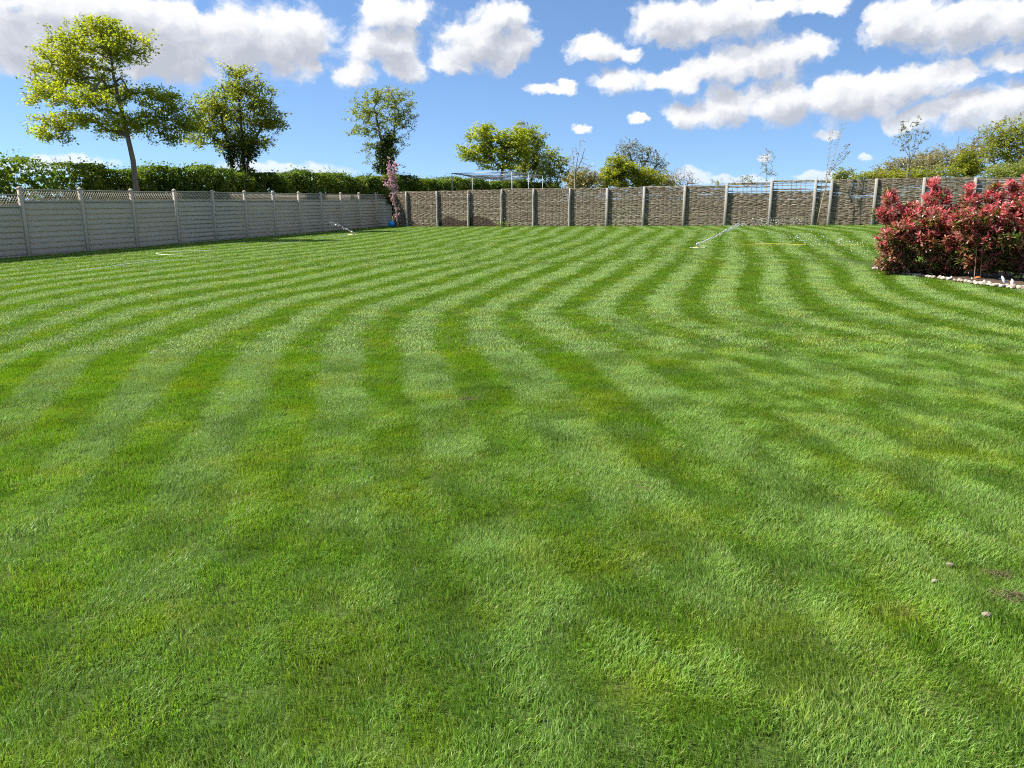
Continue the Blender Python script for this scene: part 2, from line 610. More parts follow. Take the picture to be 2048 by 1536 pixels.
M['straw'] = mat_plain('dry_straw', (0.12, 0.095, 0.05), 0.8, 0.2, 0.25, 30)
M['soil'] = mat_plain('dark_soil', (0.075, 0.055, 0.038), 0.95, 0.1, 0.4, 9)
m, N, out = new_mat('spray_water')
b = principled(N, out, (0.92, 0.95, 0.97), 0.12, 0.6)
b.inputs['Transmission Weight'].default_value = 0.45
b.inputs['IOR'].default_value = 1.33
M['water'] = m

# ------------------------------------------------------------------ mown stripes: centre lines of the light bands (photograph pixels)
STRIPES = {
    -9: [(898, 494), (766, 510), (644, 533), (522, 557), (400, 573), (250, 600), (120, 640), (0, 682)],
    -8: [(898, 503), (766, 523), (644, 550), (522, 577), (410, 596), (293, 619), (195, 651), (98, 687), (0, 724)],
    -7: [(1068, 470), (980, 487), (898, 516), (790, 535), (668, 562), (571, 582), (498, 594), (400, 621), (317, 648), (244, 678), (171, 706), (120, 745), (50, 820)],
    -6: [(1105, 464), (1068, 477), (995, 499), (898, 530), (790, 555), (705, 579), (595, 598), (522, 621), (468, 643), (420, 667), (345, 715), (280, 790), (210, 870), (110, 970)],
    -5: [(1142, 467), (1105, 484), (1044, 506), (971, 528), (898, 547), (790, 577), (717, 596), (644, 618), (607, 643), (559, 672), (525, 705), (490, 765), (450, 850), (395, 925)],
    -4: [(1200, 461), (1166, 479), (1105, 501), (1032, 528), (959, 550), (898, 572), (827, 591), (766, 611), (725, 635), (692, 668), (688, 720), (690, 800), (682, 870), (690, 960)],
    -3: [(1252, 462), (1227, 474), (1178, 494), (1117, 518), (1068, 538), (1010, 562), (951, 584), (885, 611), (849, 635), (835, 660), (832, 700), (848, 770), (885, 850), (905, 930)],
    -2: [(1300, 459), (1280, 468), (1252, 487), (1191, 518), (1142, 540), (1081, 564), (1012, 601), (975, 625), (960, 650), (978, 680), (1010, 710), (1065, 755), (1100, 820), (1180, 910)],
    -1: [(1342, 460), (1310, 479), (1280, 496), (1240, 524), (1203, 550), (1117, 596), (1080, 621), (1085, 640), (1120, 664), (1165, 690), (1250, 745), (1390, 850)],
    0: [(1368, 459), (1381, 472), (1361, 489), (1337, 516), (1283, 547), (1234, 582), (1212, 602), (1195, 621), (1215, 637), (1252, 652), (1290, 670), (1400, 715), (1560, 800)],
    1: [(1415, 461), (1427, 472), (1412, 489), (1395, 516), (1371, 547), (1329, 596), (1325, 621), (1345, 640), (1390, 656), (1450, 674)],
    2: [(1459, 462), (1466, 472), (1469, 489), (1466, 513), (1459, 547), (1439, 596), (1446, 621), (1490, 642), (1560, 657)],
    3: [(1488, 461), (1508, 472), (1522, 489), (1539, 513), (1547, 547), (1552, 596), (1573, 623), (1640, 645)],
    4: [(1510, 456), (1534, 462), (1559, 477), (1583, 496), (1615, 520), (1637, 547), (1671, 592), (1730, 622)],
    5: [(1581, 462), (1610, 474), (1644, 494), (1676, 518), (1701, 528), (1730, 560), (1757, 584), (1800, 604)],
    6: [(1660, 464), (1703, 491), (1735, 510), (1834, 576), (1888, 598)],
}
cx, cu = [], []
for k, pl in STRIPES.items():
    for (px, py) in pl:
        g = G(px, py)
        cx.append((g.x, g.y))
        cu.append(k)
cx = np.array(cx)
cu = np.array(cu, float)


def tps_phi(d):
    return np.where(d > 1e-9, d * d * np.log(np.maximum(d, 1e-9)), 0.0)


n_c = len(cx)
A = np.zeros((n_c + 3, n_c + 3))
A[:n_c, :n_c] = tps_phi(np.linalg.norm(cx[:, None] - cx[None], axis=2)) + np.eye(n_c) * 0.03
A[:n_c, n_c] = 1
A[:n_c, n_c + 1:] = cx
A[n_c, :n_c] = 1
A[n_c + 1:, :n_c] = cx.T
tps_w = np.linalg.solve(A, np.concatenate([cu, np.zeros(3)]))


def stripe_u(x, y):
    p = np.stack([np.asarray(x, float).ravel(), np.asarray(y, float).ravel()], 1)
    out = np.empty(len(p))
    for i in range(0, len(p), 20000):
        q = p[i:i + 20000]
        d = np.linalg.norm(q[:, None] - cx[None], axis=2)
        out[i:i + 20000] = tps_phi(d) @ tps_w[:n_c] + tps_w[n_c] + q @ tps_w[n_c + 1:]
    return out


# ------------------------------------------------------------------ fence lines
FA = G(57.5, 513)
FB = G(783, 452)
f_dir = Vector((FB.x - FA.x, FB.y - FA.y, 0))
f_len = f_dir.length
f_dir.normalize()
f_n = Vector((f_dir.y, -f_dir.x, 0))            # towards the lawn
HA = Vector((-5.77, 43.6, 0))
HB = Vector((14.73, 32.2, 0))
h_dir = (HB - HA).normalized()
h_n = Vector((h_dir.y, -h_dir.x, 0))            # towards the lawn
print('fence', FA, FB, f_len / 12, 'hurdle', (HB - HA).length)

# planting bed outline at the right (front edge follows the pebbles)
BED_FRONT = [G(*p) for p in ((1752, 540), (1800, 549), (1860, 557), (1900, 562), (1950, 570), (2000, 576), (2048, 581), (2140, 594))]


def in_lawn(x, y, margin=0.0, beds=True):
    fx = (x - FA.x) * f_n.x + (y - FA.y) * f_n.y
    hx = (x - HA.x) * h_n.x + (y - HA.y) * h_n.y
    bx = np.array([p.x for p in BED_FRONT])
    by = np.array([p.y for p in BED_FRONT])
    edge = np.interp(x, bx, by, left=1e6, right=by[-1])
    bed = (x > bx[0]) & (y > edge) & (y < edge + 4.2)
    return (fx > 0.05 + margin) & (hx > 0.05 + margin) & ~(bed & beds)


# ------------------------------------------------------------------ ground and lawn
def mat_lawn(name, blades):
    m, N, out = new_mat(name)
    geo = N.n('ShaderNodeNewGeometry')
    pos = geo.outputs['Position']
    at = N.n('ShaderNodeAttribute', attribute_name='u')
    am = N.n('ShaderNodeAttribute', attribute_name='amp')
    if blades:
        at.attribute_type = 'INSTANCER'
        am.attribute_type = 'INSTANCER'
    wob = N.noise(pos, 2.2, 3.0, 0.6)
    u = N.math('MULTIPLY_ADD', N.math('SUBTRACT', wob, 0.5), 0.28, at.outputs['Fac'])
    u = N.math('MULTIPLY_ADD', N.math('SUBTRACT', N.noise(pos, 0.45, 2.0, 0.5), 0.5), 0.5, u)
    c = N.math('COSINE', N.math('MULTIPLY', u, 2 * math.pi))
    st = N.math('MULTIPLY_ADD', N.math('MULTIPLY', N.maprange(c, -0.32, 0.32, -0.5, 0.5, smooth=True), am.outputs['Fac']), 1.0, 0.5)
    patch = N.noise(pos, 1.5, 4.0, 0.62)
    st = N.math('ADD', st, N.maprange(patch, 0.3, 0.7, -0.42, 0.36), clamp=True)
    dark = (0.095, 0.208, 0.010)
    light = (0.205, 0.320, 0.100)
    col = N.mix(st, C4(dark), C4(light))  # stripe sheen of the leaning blades, put into the base colour as two greens
    yel = N.noise(N.vmath('ADD', pos, (13.0, 4.0, 0)), 1.5, 6.0, 0.68)
    col = N.mix(N.maprange(yel, 0.48, 0.68, 0, 0.76), col, C4((0.260, 0.310, 0.016)))
    blu = N.noise(N.vmath('ADD', pos, (-7.0, 31.0, 0)), 1.9, 3.0, 0.6)
    col = N.mix(N.maprange(blu, 0.58, 0.74, 0, 0.45), col, C4((0.110, 0.215, 0.085)))
    dry = N.noise(N.vmath('ADD', pos, (41.0, -9.0, 0)), 2.3, 5.0, 0.7)
    dr = N.maprange(dry, 0.62, 0.74, 0, 0.7)
    col = N.mix(dr, col, C4((0.25, 0.225, 0.085)))
    tone = N.noise(N.vmath('ADD', pos, (3.0, -17.0, 0)), 2.4, 5.0, 0.62)
    hv0 = N.n('ShaderNodeHueSaturation')
    N.link(N.maprange(tone, 0.28, 0.72, 0.70, 1.38), hv0.inputs['Value'])
    N.link(col, hv0.inputs['Color'])
    col = hv0.outputs[0]
    if blades:
        ri = geo.outputs['Random Per Island']
        col = N.mix(N.maprange(ri, 0, 1, 0, 0.66), col, C4((0.175, 0.290, 0.016)))
        straw = N.math('GREATER_THAN', N.math('FRACT', N.math('MULTIPLY', ri, 17.3)), 0.955)
        col = N.mix(N.math('MULTIPLY', straw, 0.8), col, C4((0.36, 0.32, 0.14)))
        val = N.maprange(N.math('FRACT', N.math('MULTIPLY', ri, 7.31)), 0, 1, 0.62, 1.42)
        hv = N.n('ShaderNodeHueSaturation')
        N.link(val, hv.inputs['Value'])
        N.link(col, hv.inputs['Color'])
        col = hv.outputs[0]
        b = principled(N, None, col, 0.46, 0.36)
        t = N.n('ShaderNodeBsdfTranslucent')
        N.link(N.mix(1.0, col, C4((1.25, 1.35, 0.55)), 'MULTIPLY'), t.inputs[0])
        ms = N.n('ShaderNodeMixShader')
        ms.inputs[0].default_value = 0.36
        N.link(b.outputs[0], ms.inputs[1])
        N.link(t.outputs[0], ms.inputs[2])
        N.link(ms.outputs[0], out.inputs[0])
    else:
        fine = N.noise(pos, 60.0, 3.0, 0.7)
        col = N.mix(N.maprange(fine, 0.3, 0.75, 1.0, 0.62), col, C4((0.040, 0.060, 0.012)))
        principled(N, out, col, 0.9, 0.1, fine, 0.02, 0.8)
    return m


M['lawn'] = mat_lawn('lawn_turf', False)
M['blade'] = mat_lawn('lawn_blades', True)


def amp_at(x, y):
    d = np.hypot(x, y)
    a = np.clip((d - 3.4) / 4.6, 0.0, 1.0) * 0.90 + 0.10
    right = np.clip((np.asarray(x) - 0.6) / 1.6, 0, 1) * np.clip((12.0 - d) / 3.5, 0, 1)
    return a * (1 - 0.72 * right)


xs = np.arange(-17, 23.01, 0.25)
ys = np.arange(-4, 45.01, 0.25)
X, Y = np.meshgrid(xs, ys)
Z = ground_z(X, Y)
V = np.stack([X.ravel(), Y.ravel(), Z.ravel()], 1)
nx, ny = len(xs), len(ys)
I = (np.arange(ny - 1)[:, None] * nx + np.arange(nx - 1)[None, :]).ravel()
Q = np.stack([I, I + 1, I + nx + 1, I + nx], 1)
ok = in_lawn(V[:, 0], V[:, 1], -1.2, False)
Q = Q[ok[Q].any(axis=1)]
me = mesh_np('lawn', V, Q, M['lawn'], True)
for nm, arr in (('u', stripe_u(V[:, 0], V[:, 1])), ('amp', amp_at(V[:, 0], V[:, 1]))):
    a = me.attributes.new(nm, 'FLOAT', 'POINT')
    a.data.foreach_set('value', arr.astype(np.float32))
lawn = link('lawn', me)
tag(lawn, 'striped mown lawn filling the garden', None, None, 'structure')

# ground beyond the fences
m, N, out = new_mat('rough_field')
geo = N.n('ShaderNodeNewGeometry')
n1 = N.noise(geo.outputs['Position'], 0.3, 6.0, 0.65)
principled(N, out, N.mix(N.maprange(n1, 0.35, 0.65), C4((0.06, 0.095, 0.02)), C4((0.13, 0.13, 0.05))), 0.95, 0.1, n1, 0.2, 0.6)
M['field'] = m
gx = np.array([-900, -300, -120, -60, -30, -17, -12, -8, -4, 0, 4, 8, 12, 16, 20, 24, 40, 80, 160, 400, 900.])
gy = np.array([-400, -120, -40, -10, 0, 5, 10, 15, 20, 25, 30, 36, 45, 60, 90, 160, 400, 900.])
X, Y = np.meshgrid(gx, gy)
V = np.stack([X.ravel(), Y.ravel(), ground_z(X, Y).ravel() - 0.06], 1)
nx, ny = len(gx), len(gy)
I = (np.arange(ny - 1)[:, None] * nx + np.arange(nx - 1)[None, :]).ravel()
ground = link('ground', mesh_np('ground', V, np.stack([I, I + 1, I + nx + 1, I + nx], 1), M['field'], True))
tag(ground, 'rough grassy ground beyond the garden fences', None, None, 'structure')


# ------------------------------------------------------------------ grass blades: tufts placed over the lawn
def tuft(name, nb, rad, lmin, lmax, w, seed, lean=0.5):
    r = np.random.default_rng(seed)
    ang = r.uniform(0, 2 * math.pi, nb)
    rr = rad * np.sqrt(r.uniform(0, 1, nb))
    bx, by = rr * np.cos(ang), rr * np.sin(ang)
    L = r.uniform(lmin, lmax, nb)
    # blades lie over towards local +X with a wide scatter
    da = r.normal(0, 0.9, nb)
    ln = np.clip(r.normal(lean, 0.28, nb), 0.05, 1.15)
    dx, dy = np.cos(da), np.sin(da)
    px, py = -dy, dx
    tw = r.normal(0, 0.7, nb)
    px, py = px * np.cos(tw) - dx * np.sin(tw), py * np.cos(tw) - dy * np.sin(tw)
    ww = w * r.uniform(0.7, 1.3, nb) / 2
    v = np.zeros((nb, 5, 3))
    for k, (f, lf, wf) in enumerate(((0, 0, 0.8), (0.55, 0.36, 1.0), (1.0, 1.0, 0))):
        h = L * f * np.cos(ln * lf)
        o = L * f * np.sin(ln * lf)
        c = np.stack([bx + dx * o, by + dy * o, h - 0.004], 1)
        p = np.stack([px, py, np.zeros(nb)], 1) * (ww * wf)[:, None]
        if k < 2:
            v[:, 2 * k] = c - p
            v[:, 2 * k + 1] = c + p
        else:
            v[:, 4] = c
    b = np.arange(nb)[:, None] * 5
    q = b + np.array([[0, 1, 3, 2]])
    t = b + np.array([[2, 3, 4]])
    return mesh_np(name, v.reshape(-1, 3), [q, t], M['blade'])


tcol = bpy.data.collections.new('grass_tufts')       # source meshes, not part of the scene itself
specs = []
for i in range(4):
    specs.append(('tuft_a%d' % i, 60, 0.060, 0.018, 0.042, 0.0023, 0.46))
for i in range(3):
    specs.append(('tuft_b%d' % i, 70, 0.105, 0.020, 0.040, 0.0046, 0.60))
for i in range(3):
    specs.append(('tuft_c%d' % i, 90, 0.20, 0.020, 0.036, 0.0085, 0.65))
for i, (nm, nb, rad, l0, l1, w, ln) in enumerate(specs):
    o = bpy.data.objects.new(nm, tuft(nm, nb, rad, l0, l1, w, 100 + i, ln))
    tcol.objects.link(o)


def scatter(y0, y1, dens, side):
    pts = []
    n = int(dens * (y1 - y0) * 2 * (0.72 * y1 + side))
    x = RNG.uniform(-(0.72 * y1 + side), 0.72 * y1 + side, n)
    y = RNG.uniform(y0, y1, n)
    k = (np.abs(x) < 0.72 * y + side) & in_lawn(x, y, 0.0) & (x > -17) & (x < 22)
    return x[k], y[k]


gpx, gpy, gidx = [], [], []
for (y0, y1, dens, side, ids) in ((0.5, 7.5, 720, 2.6, (0, 1, 2, 3)), (7.5, 17, 125, 2.6, (4, 5, 6)), (17, 44, 36, 2.5, (7, 8, 9))):
    x, y = scatter(y0, y1, dens, side)
    gpx.append(x)
    gpy.append(y)
    gidx.append(RNG.choice(ids, len(x)))
gpx = np.concatenate(gpx)
gpy = np.concatenate(gpy)
gidx = np.concatenate(gidx)
gu = stripe_u(gpx, gpy)
eps = 0.05
du = np.stack([(stripe_u(gpx + eps, gpy) - gu) / eps, (stripe_u(gpx, gpy + eps) - gu) / eps], 1)
tang = np.arctan2(du[:, 0], -du[:, 1])
tang = np.where(np.sin(tang) < 0, tang + math.pi, tang)      # mower running away from the house
gamp = amp_at(gpx, gpy)


def waves(x, y, fmin, fmax, n, seed):
    """smooth random field, about unit variance"""
    r = np.random.default_rng(seed)
    out = np.zeros_like(x)
    for _ in range(n):
        a, f = r.uniform(0, 2 * math.pi), 2 * math.pi * math.exp(r.uniform(math.log(fmin), math.log(fmax)))
        out += np.sin(f * (math.cos(a) * x + math.sin(a) * y) + r.uniform(0, 6.28))
    return out * math.sqrt(2 / n)


light = np.cos(2 * math.pi * gu) > 0
# where the mower has left no clear direction the sward lies in drifts
swirl = 1.5 * waves(gpx, gpy, 0.5, 2.2, 22, 1)
grot = np.where(light, tang, tang + math.pi) + RNG.normal(0, 0.45, len(gu)) + swirl * (1.12 - gamp)
lump = waves(gpx, gpy, 1.2, 5.0, 30, 2)
gsc = np.clip(1.0 + 0.20 * lump + RNG.normal(0, 0.13, len(gu)), 0.68, 1.65)
near = np.clip((6 - gpy) / 5, 0, 1)
gsc = 0.97 + (gsc - 1) * (0.45 + 0.40 * near)
me = bpy.data.meshes.new('grass')
me.vertices.add(len(gpx))
me.vertices.foreach_set('co', np.stack([gpx, gpy, ground_z(gpx, gpy)], 1).astype(np.float32).ravel())
for nm, arr in (('u', gu), ('amp', gamp), ('rz', grot), ('sc', gsc)):
    me.attributes.new(nm, 'FLOAT', 'POINT').data.foreach_set('value', arr.astype(np.float32))
me.attributes.new('idx', 'INT', 'POINT').data.foreach_set('value', gidx.astype(np.int32))
me.materials.append(M['blade'])
grass = link('grass', me)
tag(grass, 'short green grass blades of the mown lawn', 'grass', None, 'stuff')
ng = bpy.data.node_groups.new('grass_on_points', 'GeometryNodeTree')
ng.interface.new_socket('Geometry', in_out='INPUT', socket_type='NodeSocketGeometry')
ng.interface.new_socket('Geometry', in_out='OUTPUT', socket_type='NodeSocketGeometry')
N = NT(ng)
gi = N.n('NodeGroupInput')
go = N.n('NodeGroupOutput')
ci = N.n('GeometryNodeCollectionInfo')
ci.inputs['Collection'].default_value = tcol
ci.inputs['Separate Children'].default_value = True
ci.inputs['Reset Children'].default_value = True
iop = N.n('GeometryNodeInstanceOnPoints')
N.link(gi.outputs[0], iop.inputs['Points'])
N.link(ci.outputs[0], iop.inputs['Instance'])
iop.inputs['Pick Instance'].default_value = True


def named(nm, typ):
    nd = N.n('GeometryNodeInputNamedAttribute', data_type=typ)
    nd.inputs['Name'].default_value = nm
    return nd.outputs[0]


N.link(named('idx', 'INT'), iop.inputs['Instance Index'])
cxyz = N.n('ShaderNodeCombineXYZ')
N.link(named('rz', 'FLOAT'), cxyz.inputs[2])
e2r = N.n('FunctionNodeEulerToRotation')
N.link(cxyz.outputs[0], e2r.inputs[0])
N.link(e2r.outputs[0], iop.inputs['Rotation'])
N.link(named('sc', 'FLOAT'), iop.inputs['Scale'])
N.link(iop.outputs[0], go.inputs[0])
md = grass.modifiers.new('grass', 'NODES')
md.node_group = ng
print('tufts', len(gpx))


# ------------------------------------------------------------------ grey lap-panel fence with trellis top (left)
f_rot = math.atan2(f_dir.y, f_dir.x)
NP = 12
STEP = f_len / NP
fence = thing('panel_fence', 'grey painted lap panel fence with trellis top along the left of the lawn', 'fence', (FA.x, FA.y, 0), f_rot)
PW = STEP - 0.105                    # panel width between posts
POST_H = 1.80

plank_me = MB().box((0, 0, 0), (PW - 0.07, 0.016, 0.235), 0.003).mesh('plank', M['grey'])
batten_me = MB().box((0, 0, 0), (0.032, 0.014, 1.40), 0.003).mesh('batten', M['grey'])
post_me = MB().box((0, 0, POST_H / 2 - 0.2), (0.095, 0.095, POST_H + 0.4), 0.012).mesh('post', M['grey'])
cap_me = MB().sphere((0, 0, 0), 0.058, 12, 8, (1, 1, 0.62)).box((0, 0, -0.012), (0.115, 0.115, 0.022), 0.006).mesh('post_cap', M['grey'])
fr = MB()
Z0, Z1, Z2 = 0.06, 1.43, 1.765       # bottom of the boards, middle rail, top of the trellis
fr.box((-PW / 2 + 0.018, 0, (Z0 + Z1) / 2), (0.036, 0.052, Z1 - Z0), 0.003)
fr.box((PW / 2 - 0.018, 0, (Z0 + Z1) / 2), (0.036, 0.052, Z1 - Z0), 0.003)
fr.box((0, -0.012, Z1 + 0.018), (PW - 0.002, 0.070, 0.034), 0.004)
fr.box((0, -0.002, Z1 + 0.050), (PW - 0.012, 0.045, 0.026), 0.003)
fr.box((0, 0, Z2 - 0.014), (PW - 0.004, 0.050, 0.028), 0.003)
fr.box((0, 0.004, Z0 - 0.10), (PW - 0.01, 0.040, 0.14), 0.003)
frame_me = fr.mesh('panel', M['grey'])
# diagonal trellis laths: two crossing layers, clipped to the opening
tr = MB()
zl, zh = Z1 + 0.064, Z2 - 0.030
hgt = zh - zl
for layer, sgn in ((0, 1), (1, -1)):
    run = hgt * 0.80
    nl = 23
    for k in range(-5, nl + 6):
        xb = -PW / 2 + k * (PW / nl)
        xt = xb + sgn * run
        a, b = (xb, zl), (xt, zh)
        # clip to panel sides
        lo, hi = -PW / 2 + 0.006, PW / 2 - 0.006
        pts = []
        for (p, q) in ((a, b), (b, a)):
            x, z = p
            if x < lo:
                f = (lo - p[0]) / (q[0] - p[0]) if q[0] != p[0] else 9
                x, z = lo, p[1] + f * (q[1] - p[1])
            elif x > hi:
                f = (hi - p[0]) / (q[0] - p[0]) if q[0] != p[0] else 9
                x, z = hi, p[1] + f * (q[1] - p[1])
            pts.append((x, z))
        if (a[0] < lo and b[0] < lo) or (a[0] > hi and b[0] > hi):
            continue
        (x0, z0), (x1, z1) = pts
        L = math.hypot(x1 - x0, z1 - z0)
        if L < 0.03:
            continue
        ang = math.atan2(z1 - z0, x1 - x0)
        tr.box(((x0 + x1) / 2, -0.006 + 0.012 * layer, (z0 + z1) / 2), (L, 0.009, 0.014), 0, Matrix.Rotation(-ang, 4, 'Y'))
trellis_me = tr.mesh('trellis', M['grey'])

post_dz = {-1: -0.02, -2: -0.10}
for k in range(-3, NP + 1):
    x = k * STEP
    w = FA + f_dir * x
    pz = gz(w.x, w.y) + RNG.normal(0, 0.006)
    if k < 0:
        pz -= 0.10
    p = link('post', post_me, fence, (x, 0, pz))
    p.rotation_euler = (RNG.normal(0, 0.006), RNG.normal(0, 0.006), RNG.normal(0, 0.02))
    link('post_cap', cap_me, p, (0, 0, POST_H + 0.012))
for k in range(-3, NP):
    x = (k + 0.5) * STEP
    w = FA + f_dir * x
    pz = gz(w.x, w.y) + RNG.normal(0, 0.006) - (0.13 if k < 0 else 0.0)
    pn = link('panel', frame_me, fence, (x, 0.012, pz))
    pn.rotation_euler = (RNG.normal(0, 0.004), RNG.normal(0, 0.0025), 0)
    link('trellis', trellis_me, pn)
    for b in (-0.27, 0.0, 0.27):
        link('batten', batten_me, pn, (b * PW + RNG.normal(0, 0.006), -0.010, (Z0 + Z1) / 2))
    for r in range(-1, 9):
        z = Z0 + 0.092 + r * 0.1495
        o = link('plank', plank_me, pn, (RNG.normal(0, 0.002), -0.014, z))
        o.rotation_euler = (-0.32 + RNG.normal(0, 0.012), RNG.normal(0, 0.0016), 0)

# ------------------------------------------------------------------ woven hazel hurdles between timber posts (back)
h_rot = math.atan2(h_dir.y, h_dir.x)
hz0 = gz(HA.x, HA.y)
hurdle = thing('hurdle_fence', 'brown woven hazel hurdle fence between weathered posts at the back of the lawn', 'fence', (HA.x, HA.y, 0), h_rot)
post_px = [815, 876, 938, 1004, 1068, 1140, 1215, 1288, 1369, 1452, 1541, 1628, 1660, 1748, 1845, 1945, 2052, 2165]
post_top = [383, 382, 381, 378, 377, 376, 376, 373, 371, 369, 361, 359, 360, 357, 355, 355, 354, 353]


def on_hurdle(px):
    """distance along the hurdle line where a photograph column meets it"""
    r = (px - 1024) / F_PX * 1.0
    # depth along the optical axis differs slightly from ground distance: iterate with the true ray at fence mid height
    d = ray(px, 415)
    k = d[0] / d[1]
    # HA + s*h_dir : x = k*y
    return (k * HA.y - HA.x) / (h_dir.x - k * h_dir.y)


def tube_np(path, rad, sides=4):
    b = MB()
    b.tube(path, rad, sides, False)
    return b


s_posts = [on_hurdle(px) for px in post_px]
h_tops = []
for i, (px, ty) in enumerate(zip(post_px, post_top)):
    s = s_posts[i]
    w = HA + h_dir * s
    top = P3(px, ty, w.y).z
    g = gz(w.x, w.y)
    h_tops.append(top - 0.03)
    H = top - g
    mb = MB()
    if i < 6:
        n = 7
        pth = [(0.012 * math.sin(j * 1.7 + i), 0, -0.3 + (H + 0.3) * j / (n - 1)) for j in range(n)]
        mb.tube(pth, [0.063 - 0.002 * j for j in range(n)], 12)
        me = mb.mesh('post', M['post'], True)
    else:
        mb.box((0, 0, H / 2 - 0.15), (0.115, 0.085, H + 0.3), 0.010)
        me = mb.mesh('post', M['post'])
    o = link('post', me, hurdle, (s, -0.060, g))
    o.rotation_euler = (RNG.normal(0, 0.008), RNG.normal(0.0, 0.010), RNG.normal(0, 0.06))

s_all = [on_hurdle(786)] + s_posts
h_all = [h_tops[0] - 0.02] + h_tops
for i in range(len(s_all) - 1):
    sa, sb = s_all[i], s_all[i + 1]
    W_ = sb - sa - 0.02
    mid = HA + h_dir * ((sa + sb) / 2)
    g = gz(mid.x, mid.y)
    H = (h_all[i] + h_all[i + 1]) / 2 - g + RNG.normal(0, 0.01)
    rs = np.random.default_rng(500 + i)
    wv = MB()
    ns = max(3, int(round(W_ / 0.205)) + 1)                 # uprights
    sx = np.linspace(0.03, W_ - 0.03, ns)
    sparse = i in (10, 11, 12)
    rod_h = 0.0096
    rows = int(H / rod_h)
    damp_v = []
    for r in range(rows):
        z = 0.03 + r * rod_h + rs.normal(0, 0.004)
        if sparse and z > H - 0.40:
            if rs.uniform() < (0.70 if z < H - 0.06 else 0.35):
                continue
        # a few rods start or stop part way
        x0, x1 = 0.0, W_
        u = rs.uniform()
        if u < 0.12:
            x1 = rs.uniform(0.4, 0.95) * W_
        elif u < 0.24:
            x0 = rs.uniform(0.05, 0.6) * W_
        n = max(5, int((x1 - x0) / 0.115))
        xx = np.linspace(x0, x1, n)
        ph = math.pi * ((r + int(rs.integers(0, 2))) % 2) + rs.normal(0, 0.4)
        yy = 0.019 * np.cos(math.pi * (xx - sx[0]) / (sx[1] - sx[0]) + ph) + rs.normal(0, 0.004, n)
        bow = rs.normal(0, 0.006) * np.sin(math.pi * xx / W_) - 0.018 * math.sin(math.pi * min(1, r / rows)) * np.sin(math.pi * xx / W_)
        zz = z + bow + rs.normal(0, 0.0045, n) + 0.007 * np.sin(xx * rs.uniform(2, 6) + rs.uniform(0, 6))
        rad = rs.uniform(0.0100, 0.0168) * np.linspace(1.0, rs.uniform(0.6, 1.0), n)
        wv.tube(np.stack([xx, yy, zz], 1), rad, 5, False)
    me = wv.mesh('weave', M['rod'], True)
    co = np.empty(len(me.vertices) * 3)
    me.vertices.foreach_get('co', co)
    co = co.reshape(-1, 3)
    damp = np.zeros(len(co))
    if i in (2, 3, 4):
        # soaked by the neighbouring sprinkler: an irregular patch low on these panels
        xg = sa + co[:, 0]
        c0, c1 = s_posts[1] - 0.4, s_posts[3] + 0.1
        prof = 0.60 * np.clip(np.minimum(xg - c0, c1 - xg) / 0.9, 0, 1) * (0.82 + 0.18 * np.sin(xg * 3.1))
        damp = np.clip((prof - co[:, 2]) / 0.10, 0, 1)
    me.attributes.new('damp', 'FLOAT', 'POINT').data.foreach_set('value', damp.astype(np.float32))
    pn = link('panel', me, hurdle, (sa + 0.01, 0.02, g))
    pn['kind'] = 'stuff'
    up = MB()
    for x in sx:
        over = rs.uniform(0.0, 0.03) if not sparse else rs.uniform(0.02, 0.16)
        up.tube([(x, rs.normal(0, 0.002), -0.15), (x + rs.normal(0, 0.01), 0, H * 0.5), (x + rs.normal(0, 0.012), 0, H + over)], [0.014, 0.0135, 0.011], 6)
    link('upright', up.mesh('upright', M['rod'], True), pn)['kind'] = 'stuff'


# ------------------------------------------------------------------ trees and shrubs
def grow(base_pts, tips, step=0.35, up_pen=0.35, jit=0.05, rs=None):
    """branch skeleton: every tip joins the nearest wood below or beside it. returns nodes, parents"""
    nodes, par = [], []
    for stem in base_pts:
        stem = [np.array(p, float) for p in stem]
        prev = -1
        for a, b in zip(stem[:-1], stem[1:]):
            n = max(1, int(np.linalg.norm(b - a) / 0.25))
            for k in range(n):
                nodes.append(a + (b - a) * k / n)
                par.append(prev)
                prev = len(nodes) - 1
        nodes.append(stem[-1])
        par.append(prev)
    n0 = len(nodes)
    arr = np.zeros((n0 + len(tips) * 12 + 10, 3))
    arr[:n0] = nodes
    cnt = n0
    d0 = np.min(np.linalg.norm(tips[:, None] - arr[None, :n0], axis=2), axis=1)
    tip_ids = []
    for t in tips[np.argsort(d0)]:
        v = t - arr[:cnt]
        d = np.linalg.norm(v, axis=1)
        cost = d + up_pen * np.maximum(0, -v[:, 2]) + 0.12 * d * d
        j = int(np.argmin(cost))
        n = min(11, max(1, int(d[j] / step)))
        a = arr[j].copy()
        prev = j
        for k in range(1, n + 1):
            f = k / n
            p = a + (t - a) * f
            if k < n:
                p = p + rs.normal(0, jit, 3)
                p[2] += 0.12 * d[j] * math.sin(math.pi * f)
            arr[cnt] = p
            par.append(prev)
            prev = cnt
            cnt += 1
        tip_ids.append(prev)
    return arr[:cnt], np.array(par), np.array(tip_ids), n0


